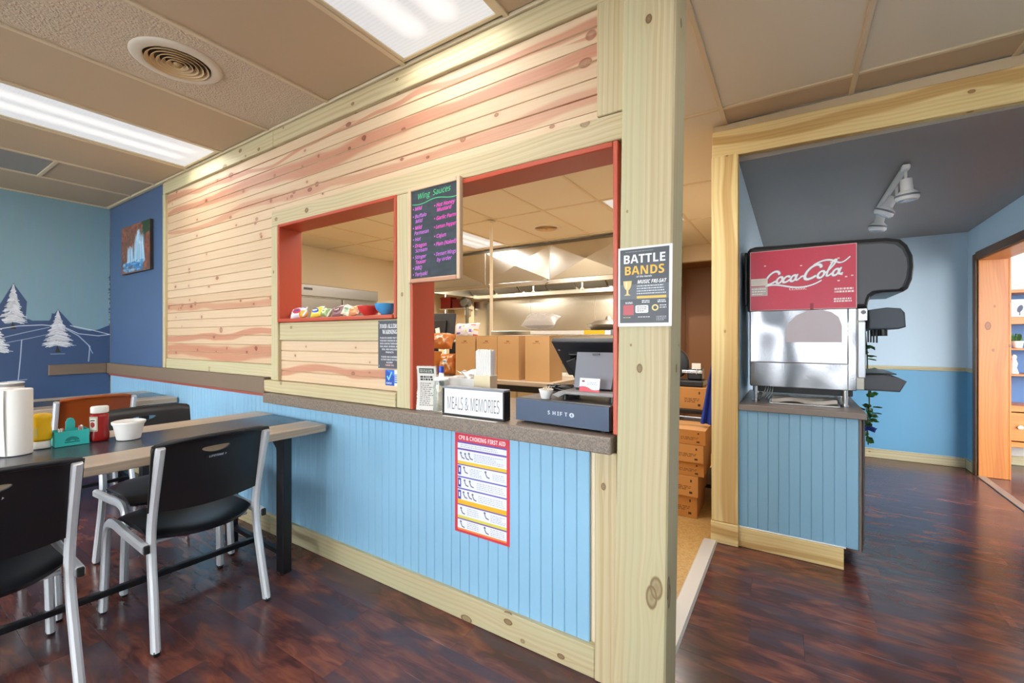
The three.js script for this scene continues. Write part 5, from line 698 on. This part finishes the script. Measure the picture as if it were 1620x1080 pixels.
// ---------------------------------------------------------------- passage
{
  const ct = (s, n) => canvasTex(256, 128, (c, W, Hh) => { c.fillStyle = s; c.fillRect(0, 0, W, Hh); for (let k = 0; k < 30; k++) { c.fillStyle = 'rgba(120,74,30,0.10)'; c.fillRect(0, k * 4.3, W, 1.5); } scribble(c, 14, 30 + n * 8, 120, 22, 2, '#8a5a2a', 4); scribble(c, 160, 60, 70, 30, 3, '#7a4e26', 5); c.fillStyle = '#4a3018'; c.fillRect(226, 20, 6, 16); c.fillRect(222, 96, 12, 14); });
  const A = M(0xffffff, 0.75, 0, { map: ct('#cf9350', 0) }), B = M(0xffffff, 0.75, 0, { map: ct('#c4853f', 4) });
  const names = ['bottom', 'second lowest', 'middle', 'second highest', 'topmost']; const hs = [0.155, 0.145, 0.1, 0.125, 0.105], xr = [-0.575, -0.56, -0.53, -0.525, -0.52]; let y = 0.0005;
  hs.forEach((h, k) => { const w = 0.44, d = 0.36, o = thing('shipping_box', `${names[k]} brown cardboard box of the floor stack in the passage`, 'cardboard box', [xr[k] - w / 2, y, -1.745 - d / 2 + (k % 2) * 0.012], (k % 2 ? -1 : 1) * 0.015); part('box_body', new THREE.BoxGeometry(w, h - 0.003, d), [mats.carton, mats.carton, mats.carton, mats.carton, k % 2 ? A : B, mats.carton], o, 0, h / 2, 0); part('tape_strip', chamferBox(w * 1.002, 0.0015, 0.05, 0.0004), M(0xb98a55, 0.35), o, 0, h - 0.0008, 0); y += h; });
  const r = thing('wire_rack', 'dark low rack behind the cardboard stack', 'rack', [-0.8, 0, -2.4]); part('rack_shelf', chamferBox(0.62, 0.03, 0.5, 0.004), mats.blackMetal, r, 0, 0.695, 0); part('rack_shelf', chamferBox(0.62, 0.03, 0.5, 0.004), mats.blackMetal, r, 0, 0.12, 0); part('rack_shelf', chamferBox(0.62, 0.02, 0.5, 0.004), mats.blackMetal, r, 0, 0.4, 0); for (const x of [-0.29, 0.29]) for (const z of [-0.22, 0.22]) part('leg', cyl(0.014, 0.68, 10), mats.blackMetal, r, x, 0.34, z);
  const u = thing('shipping_box', 'single orange cardboard box on the rack above the floor stack', 'cardboard box', [-0.80, 0.7105, -2.36]); part('box_body', new THREE.BoxGeometry(0.42, 0.168, 0.3), [mats.carton, mats.carton, mats.carton, mats.carton, A, mats.carton], u, 0, 0.084, 0); part('tape_strip', chamferBox(0.42, 0.0015, 0.05, 0.0004), M(0xb98a55, 0.35), u, 0, 0.169, 0);
  const d = thing('black_slicer', 'black kitchen appliance with a rounded hood standing on the rack box', 'appliance', [-0.80, 0.8805, -2.4]); part('appliance_base', rbox(0.36, 0.05, 0.22, 0.01), mats.black, d, 0, 0.025, 0); part('round_guard', moved(lathe([[0, -0.03], [0.12, -0.03], [0.135, -0.015], [0.135, 0.015], [0.12, 0.03], [0, 0.035]], 32), 0, 0, 0, Math.PI / 2), mats.darkPlastic, d, -0.08, 0.187, 0); part('pusher_arm', rbox(0.16, 0.03, 0.05, 0.006), mats.chrome, d, 0.08, 0.12, 0.02); part('motor_block', rbox(0.12, 0.1, 0.12, 0.015), mats.black, d, 0.1, 0.1, -0.03); part('paper_tag', chamferBox(0.07, 0.05, 0.002, 0.0005), mats.paper, d, 0.12, 0.17, 0.06); part('tag_stem', chamferBox(0.006, 0.06, 0.004, 0.001), mats.chrome, d, 0.12, 0.13, 0.055);
  solo('blue_apron', slab((u2, v) => [lerp(-0.085 * (1 - 0.55 * v), 0.03, u2), v * 0.56, 0.018 * Math.sin(u2 * 14 + v * 2) * (1 - 0.5 * v)], 0.004, 30, 16), M(0x2340a4, 0.85), 'royal blue apron hanging from the partition end beside the boxes', 'apron', [-0.495, 0.645, -1.94], [0, 0.2, -0.08]);
  part('apron_hook', moved(cyl(0.005, 0.1, 8), 0, 0, 0, 0, 0, Math.PI / 2), mats.chrome, scene.children[scene.children.length - 1], 0.04, 0.55, 0);
  solo('floor_threshold', extr([[-0.042, 0], [-0.034, 0.01], [0.034, 0.014], [0.042, 0]], 1.33, 0.001).translate(0, 0, -0.665), M(0xd9d6d0, 0.35, 0.2), 'pale metal threshold strip across the passage floor', 'threshold', [-0.44, 0.0008, -0.772]);
  solo('rubber_hose', tube([[-0.47, 0.42, -0.125], [-0.45, 0.36, -0.16], [-0.425, 0.26, -0.19], [-0.415, 0.14, -0.2], [-0.42, 0.05, -0.195], [-0.425, 0.014, -0.18]], 0.013, 50, 10), mats.rubber, 'black rubber hose looping down behind the foot of the post', 'hose', [0, 0, 0]);
}
// ---------------------------------------------------------------- drinks room
{
  const m = thing('soda_dispenser', 'red and steel soda fountain with a black overhanging hood on the drinks counter', 'soda fountain', [0, 0, 0]);
  const dent = rugged(256, 256, 3, 77, 2); dent.repeat.set(1 / 0.9, 1 / 0.9);
  const Z0 = -1.6, Z1 = -2.2, hood = [[-0.245, 1.46], [-0.245, 1.845], [-0.232, 1.862], [-0.2, 1.87], [0.1, 1.862], [0.44, 1.85], [0.50, 1.835], [0.53, 1.80], [0.552, 1.74], [0.557, 1.68], [0.55, 1.61], [0.533, 1.56], [0.515, 1.545], [0.43, 1.545], [0.395, 1.54], [0.372, 1.52], [0.362, 1.49], [0.358, 1.46]];
  part('hood', extr(hood, Z0 - Z1, 0.022).translate(0, 0, Z1), M(0x26282c, 0.38), m); part('hood_side_panel', extr(hood.map(([x, y]) => [0.15 + (x - 0.15) * 0.93, 1.66 + (y - 1.66) * (y > 1.66 ? 0.84 : 0.9)]), 0.01, 0.003).translate(0, 0, Z0 - 0.003), M(0x56585f, 0.45), m);
  box('cabinet_body', m, [-0.232, 0.345], [0.99, 1.458], [Z1, Z0 - 0.001], mats.steelDull, 0.004); box('back_bracket', m, [-0.262, -0.246], [1.5, 1.84], [Z1 + 0.05, Z0 - 0.02], mats.black);
  const coke = canvasTex(768, 540, (c, W, Hh) => {
    c.fillStyle = '#c83a54'; c.fillRect(0, 0, W, Hh); for (let k = 0; k < 320; k++) { c.fillStyle = `rgba(${220 + rnd() * 30},${120 + rnd() * 60},${130 + rnd() * 60},0.12)`; c.fillRect(rnd() * W, rnd() * Hh, rr(2, 10), rr(2, 8)); } c.strokeStyle = '#e6b8be'; c.lineWidth = 5; c.strokeRect(2, 2, W - 4, Hh - 4);
    c.save(); c.translate(96, 310); c.transform(1, -0.10, -0.28, 1, 0, 0); c.lineCap = c.lineJoin = 'round';
    const letters = (col, k) => {
      c.strokeStyle = col; const S = (w, f) => { c.lineWidth = w * k; c.beginPath(); f(); c.stroke(); };
      S(17, () => { c.moveTo(108, -84); c.bezierCurveTo(92, -128, 40, -116, 22, -58); c.bezierCurveTo(6, -2, 40, 20, 92, -18); });
      S(16, () => c.ellipse(126, -26, 20, 27, 0.15, 0, 7)); S(16, () => { c.moveTo(196, -44); c.bezierCurveTo(178, -64, 152, -40, 156, -14); c.bezierCurveTo(160, 8, 184, 2, 202, -16); });
      S(16, () => c.ellipse(228, -26, 18, 26, 0.15, 0, 7)); S(14, () => { c.moveTo(250, -52); c.bezierCurveTo(246, -20, 248, 2, 266, -8); c.lineTo(286, -30); }); S(15, () => { c.moveTo(284, -30); c.lineTo(304, -34); });
      S(19, () => { c.moveTo(408, -92); c.bezierCurveTo(392, -136, 330, -116, 314, -58); c.bezierCurveTo(300, 0, 336, 20, 386, -16); }); S(13, () => { c.moveTo(352, -118); c.bezierCurveTo(400, -156, 470, -150, 500, -112); });
      S(16, () => c.ellipse(426, -24, 21, 28, 0.15, 0, 7)); S(14, () => { c.moveTo(456, -34); c.bezierCurveTo(500, -90, 512, -140, 492, -136); c.bezierCurveTo(474, -130, 462, -40, 468, -10); c.bezierCurveTo(476, 4, 490, -8, 498, -20); });
      S(16, () => c.ellipse(526, -26, 19, 27, 0.15, 0, 7)); S(14, () => { c.moveTo(552, -56); c.bezierCurveTo(546, -20, 548, 4, 572, -10); }); S(11, () => { c.moveTo(512, -112); c.bezierCurveTo(548, -90, 570, -116, 586, -140); });
      S(12, () => { c.moveTo(30, 16); c.bezierCurveTo(90, -4, 150, 26, 230, 50); c.bezierCurveTo(300, 72, 380, 74, 440, 30); });
    };
    letters('#7a8aa8', 1.45); letters('#eef1f5', 1.0); c.restore();
    c.fillStyle = '#e9dfe2'; c.font = 'bold 30px serif'; c.fillText('CLASSIC', 300, 366, 170);
    c.fillStyle = '#d8d2c8'; c.fillRect(8, 248, 130, 66); c.fillStyle = '#b8aeb0'; c.fillRect(8, 322, 130, 84); scribble(c, 16, 330, 110, 70, 3, '#efe9e4', 10); scribble(c, 16, 258, 110, 40, 3, '#c0bab0', 4);
    scribble(c, 620, 362, 130, 48, 2, '#eadfe2', 16); scribble(c, 616, 448, 120, 40, 2, '#eadfe2', 14); c.fillStyle = '#8e1c2c'; c.fillRect(452, 488, 24, 52); c.fillStyle = 'rgba(245,240,242,0.8)'; for (const [x, y] of [[590, 140], [620, 120], [640, 110], [660, 250], [690, 270], [730, 262], [380, 150], [110, 130], [640, 300]]) c.fillRect(x, y, 16, 10);
  });
  const [g, mm] = flat(0.536, 0.372, 0.004, coke, mats.steelDull, 0.28); part('red_front_panel', g, mm, m, 0.04, 1.646, Z0 + 0.0115);
  box('steel_side_panel', m, [-0.228, 0.308], [0.985, 1.459], [Z0 - 0.0005, Z0 + 0.012], new THREE.MeshPhysicalMaterial({ color: 0x909196, roughness: 0.13, metalness: 1, bumpMap: dent, bumpScale: 0.012 }), 0.004);
  part('dome_sticker', extr([[-0.14, 0], [0.14, 0], [0.14, 0.1], [0.125, 0.15], [0.09, 0.18], [0.04, 0.195], [-0.02, 0.192], [-0.08, 0.165], [-0.12, 0.12], [-0.138, 0.07]], 0.001), M(0xc3bcc6, 0.5), m, 0.1, 1.262, Z0 + 0.0122);
  box('front_strip', m, [0.312, 0.358], [1.385, 1.459], [Z0 - 0.1, Z0 + 0.006], mats.chrome, 0.004); box('front_strip', m, [0.312, 0.349], [1.06, 1.382], [Z0 - 0.1, Z0 + 0.004], M(0xd2d5da, 0.3, 0.8), 0.004); part('round_lock', moved(cyl(0.012, 0.006, 18), 0, 0, 0, Math.PI / 2), mats.greyPlastic, m, 0.338, 1.435, Z0 + 0.008);
  part('drip_tray', extr([[0.305, 0.985], [0.305, 1.05], [0.36, 1.075], [0.43, 1.08], [0.50, 1.066], [0.535, 1.046], [0.505, 0.985]], 0.5, 0.008).translate(0, 0, -2.15), M(0x54565c, 0.4), m); part('drip_grate', chamferBox(0.15, 0.006, 0.44, 0.002), mats.black, m, 0.42, 1.083, -1.9);
  for (let k = 0; k < 4; k++) { const v = part('valve', extr([[0.37, 1.34], [0.365, 1.45], [0.45, 1.462], [0.51, 1.455], [0.528, 1.43], [0.532, 1.35], [0.5, 1.338]], 0.085, 0.008).translate(0, 0, -1.745 - k * 0.115), M(0x4b525c, 0.4), m); part('valve_nozzle', cyl(0.018, 0.04, 14), mats.black, v, 0.44, 1.32, -1.70 - k * 0.115); part('lever', chamferBox(0.006, 0.08, 0.03, 0.002), mats.black, v, 0.41, 1.30, -1.70 - k * 0.115); }
  for (const x of [-0.2, 0.26]) for (const z of [Z0 - 0.05, Z1 + 0.06]) part('leg', join(cyl(0.014, 0.1, 14), moved(cyl(0.022, 0.012, 16), 0, -0.046, 0)), mats.chrome, m, x, 0.933, z); box('under_panel', m, [-0.22, 0.3], [0.94, 0.984], [Z1 + 0.05, Z0 - 0.09], mats.black);
  for (let k = 0; k < 4; k++) part('drain_line', tube([[-0.14 + k * 0.012, 0.985, Z0 - 0.04], [-0.15 + k * 0.014, 0.95, Z0 - 0.03], [-0.18 + k * 0.016, 0.9, Z0 - 0.08]], 0.004, 20, 6), mats.frost, m);
  const tr = thing('lid_tray', 'flat silver tray of wrapped lids lying under the soda fountain', 'tray', [0.055, 0.8805, -1.66]); part('tray_base', chamferBox(0.36, 0.012, 0.16, 0.003), mats.chrome, tr, 0, 0.006, 0); part('wrapped_stack', slab((u, v) => [(u - 0.5) * 0.33, 0.025 + 0.008 * Math.sin(u * 9 + v * 5), (v - 0.5) * 0.13], 0.022, 20, 8), mats.plasticWrap, tr);
}
{ // trailing artificial ivy at the counter end
  const v = thing('ivy_garland', 'green artificial ivy trailing down beside the drinks counter', 'ivy', [0.40, 0, -2.30]); const pts = [[-0.06, 1.5, 0.03], [0.0, 1.44, 0.0], [0.03, 1.25, 0], [0.035, 1.05, 0.01], [0.045, 0.85, 0], [0.035, 0.68, 0.005], [0.04, 0.55, 0]];
  part('stem', tube(pts, 0.004, 60, 6), M(0x4d5a30, 0.8), v); const cv = new THREE.CatmullRomCurve3(pts.map((p) => new THREE.Vector3(...p)));
  const leaf = () => slab((u, w) => { const a = (u - 0.5) * 2, q = Math.sin(Math.PI * Math.pow(w, 0.7)) * (0.75 + 0.25 * Math.cos(w * 9)); return [a * 0.022 * q, 0.006 * a * a, w * 0.052]; }, 0.0008, 4, 6); const G = [[], []];
  for (let k = 0; k < 110; k++) { const t = Math.pow(rnd(), 0.9), p = cv.getPoint(t); const dense = 0.55 + 0.45 * Math.sin(t * 19); if (rnd() > dense + 0.25) continue; G[k % 2].push(moved(leaf(), p.x + rr(-0.02, 0.02), p.y, p.z + rr(-0.02, 0.02), rr(-1.2, 1.2), rr(0, 6.28), rr(-1, 1))); }
  part('foliage', join(...G[0]), M(0x3f7a34, 0.55), v).userData.kind = 'stuff'; part('foliage', join(...G[1]), M(0x2c5a2c, 0.55), v).userData.kind = 'stuff'; part('ribbon_bow', join(moved(pillow(0.05, 0.035, 0.02, 41), -0.02, 0, 0, 0, 0, 0.4), moved(pillow(0.05, 0.035, 0.02, 43), 0.022, 0.004, 0, 0, 0, -0.4)), M(0x24429c, 0.6), v, 0.035, 0.66, 0.02);
}
{ // track light with three switched-off heads
  const t = thing('track_light', 'white ceiling track light with three unlit adjustable heads', 'track light', [0.59, 2.362, -2.56]);
  part('track_bar', chamferBox(0.034, 0.022, 1.1, 0.004), M(0xd8d4cc, 0.4), t, 0, -0.0115, 0);
  const head = (z, tx, tz) => { const h = part('lamp_head', join(lathe([[0, 0.0], [0.03, 0.0], [0.032, -0.07], [0.04, -0.078], [0.058, -0.095], [0.06, -0.125], [0.05, -0.136], [0, -0.138]].map(([r, y]) => [r, y]).reverse(), 32)), M(0xf6f6f6, 0.35), t, 0.012, -0.07, z, tx, 0, tz); part('head_stem', cyl(0.008, 0.08, 10), mats.white, h, 0, 0.035, 0, -tx, 0, -tz); part('lamp_face', cyl(0.046, 0.004, 28), M(0xb9bec8, 0.2, 0.3), h, 0, -0.1375, 0); part('rim_band', lathe([[0.0605, -0.11], [0.062, -0.108], [0.062, -0.1], [0.0605, -0.098]], 32), mats.greyPlastic, h); return h; };
  head(0.47, 0.08, 0.06); head(0.06, 0.15, -0.45); head(-0.44, 0.1, -0.2); for (const z of [-0.53, 0.53]) part('track_end_cap', chamferBox(0.04, 0.03, 0.05, 0.005), mats.white, t, 0, -0.016, z);
}
{ // amber hutch in the next room
  const w = M(0xb9691f, 0.35), h = thing('wooden_hutch', 'amber wooden hutch with open shelves seen through the doorway', 'hutch', [2.3, 0, -4.72]); const W = 1.24, D = 0.34, L = (n, x0, x1, y0, y1, z0, z1) => board(n, h, [x0, x1], [y0, y1], [z0, z1], y1 - y0 > x1 - x0 ? 'y' : 'x', AMBER);
  L('side_panel', -W / 2, -W / 2 + 0.05, 0.02, 1.72, -D / 2, D / 2); L('side_panel', W / 2 - 0.05, W / 2, 0.02, 1.72, -D / 2, D / 2); L('top_panel', -W / 2 - 0.02, W / 2 + 0.02, 1.72, 1.75, -D / 2, D / 2 + 0.02); part('back_panel', chamferBox(W - 0.1, 1.3, 0.012, 0.002), M(0x4a6fa4, 0.5), h, 0, 1.07, -D / 2 + 0.008); L('shelf_rail', -W / 2 + 0.051, W / 2 - 0.051, 1.42, 1.49, -D / 2 + 0.016, D / 2 - 0.005);
  for (const y of [1.17, 0.92]) L('shelf', -W / 2 + 0.051, W / 2 - 0.051, y, y + 0.018, -D / 2 + 0.016, D / 2 - 0.02); L('shelf', -W / 2 + 0.051, W / 2 - 0.051, 0.58, 0.64, -D / 2 + 0.002, D / 2 - 0.002);
  for (let k = 0; k < 3; k++) { const d = L('drawer_front', -W / 2 + 0.06 + k * 0.378, -W / 2 + 0.425 + k * 0.378, 0.3, 0.57, D / 2 - 0.02, D / 2 - 0.002); part('knob', moved(lathe([[0, 0], [0.012, 0], [0.01, 0.012], [0.02, 0.02], [0.018, 0.03], [0, 0.034]], 18), 0, 0, 0, Math.PI / 2), mats.cream, d, -0.1, 0, 0.008); }
  L('bottom_rail', -W / 2 + 0.051, W / 2 - 0.051, 0.24, 0.29, -D / 2 + 0.002, D / 2 - 0.004);
  const pt = canvasTex(64, 64, (c) => { c.fillStyle = '#dfe3ea'; c.fillRect(0, 0, 64, 64); c.fillStyle = '#3a4258'; c.beginPath(); c.ellipse(28, 34, 7, 14, 0.3, 0, 7); c.fill(); c.fillRect(26, 46, 3, 12); c.fillStyle = '#c85a5a'; c.fillRect(46, 20, 8, 14); }); const [g, m] = flat(0.17, 0.17, 0.008, pt, mats.white); solo('small_picture', g, m, 'small white picture card in the top cubby of the hutch', 'picture', [1.86, 1.576, -4.64]);
  const plant = thing('potted_plant', 'small green plant in a white pot on the top hutch shelf', 'plant', [1.84, 1.1885, -4.66]); part('pot', lathe([[0, 0.001], [0.03, 0.001], [0.042, 0.07], [0.038, 0.07], [0.028, 0.006], [0, 0.006]], 24), mats.white, plant); const lf = []; for (let k = 0; k < 16; k++) lf.push(moved(slab((u, v) => [(u - 0.5) * 0.03 * Math.sin(Math.PI * v), v * 0.09, 0.01 * v], 0.001, 3, 5), rr(-0.02, 0.02), 0.06, rr(-0.02, 0.02), rr(-0.8, 0.8), rr(0, 6), rr(-0.8, 0.8))); part('foliage', join(...lf), M(0x3c6a38, 0.6), plant).userData.kind = 'stuff';
  solo('porcelain_figurine', lathe([[0, 0.0], [0.03, 0.0], [0.032, 0.01], [0.018, 0.06], [0.026, 0.1], [0.014, 0.14], [0.02, 0.165], [0.012, 0.185], [0, 0.188]], 24), mats.white, 'white porcelain figurine on the lower hutch shelf', 'figurine', [1.81, 0.9385, -4.64]);
}
scene.traverse((o) => { if (o.isMesh) { o.castShadow = true; o.receiveShadow = true; } });
renderer.render(scene, camera);
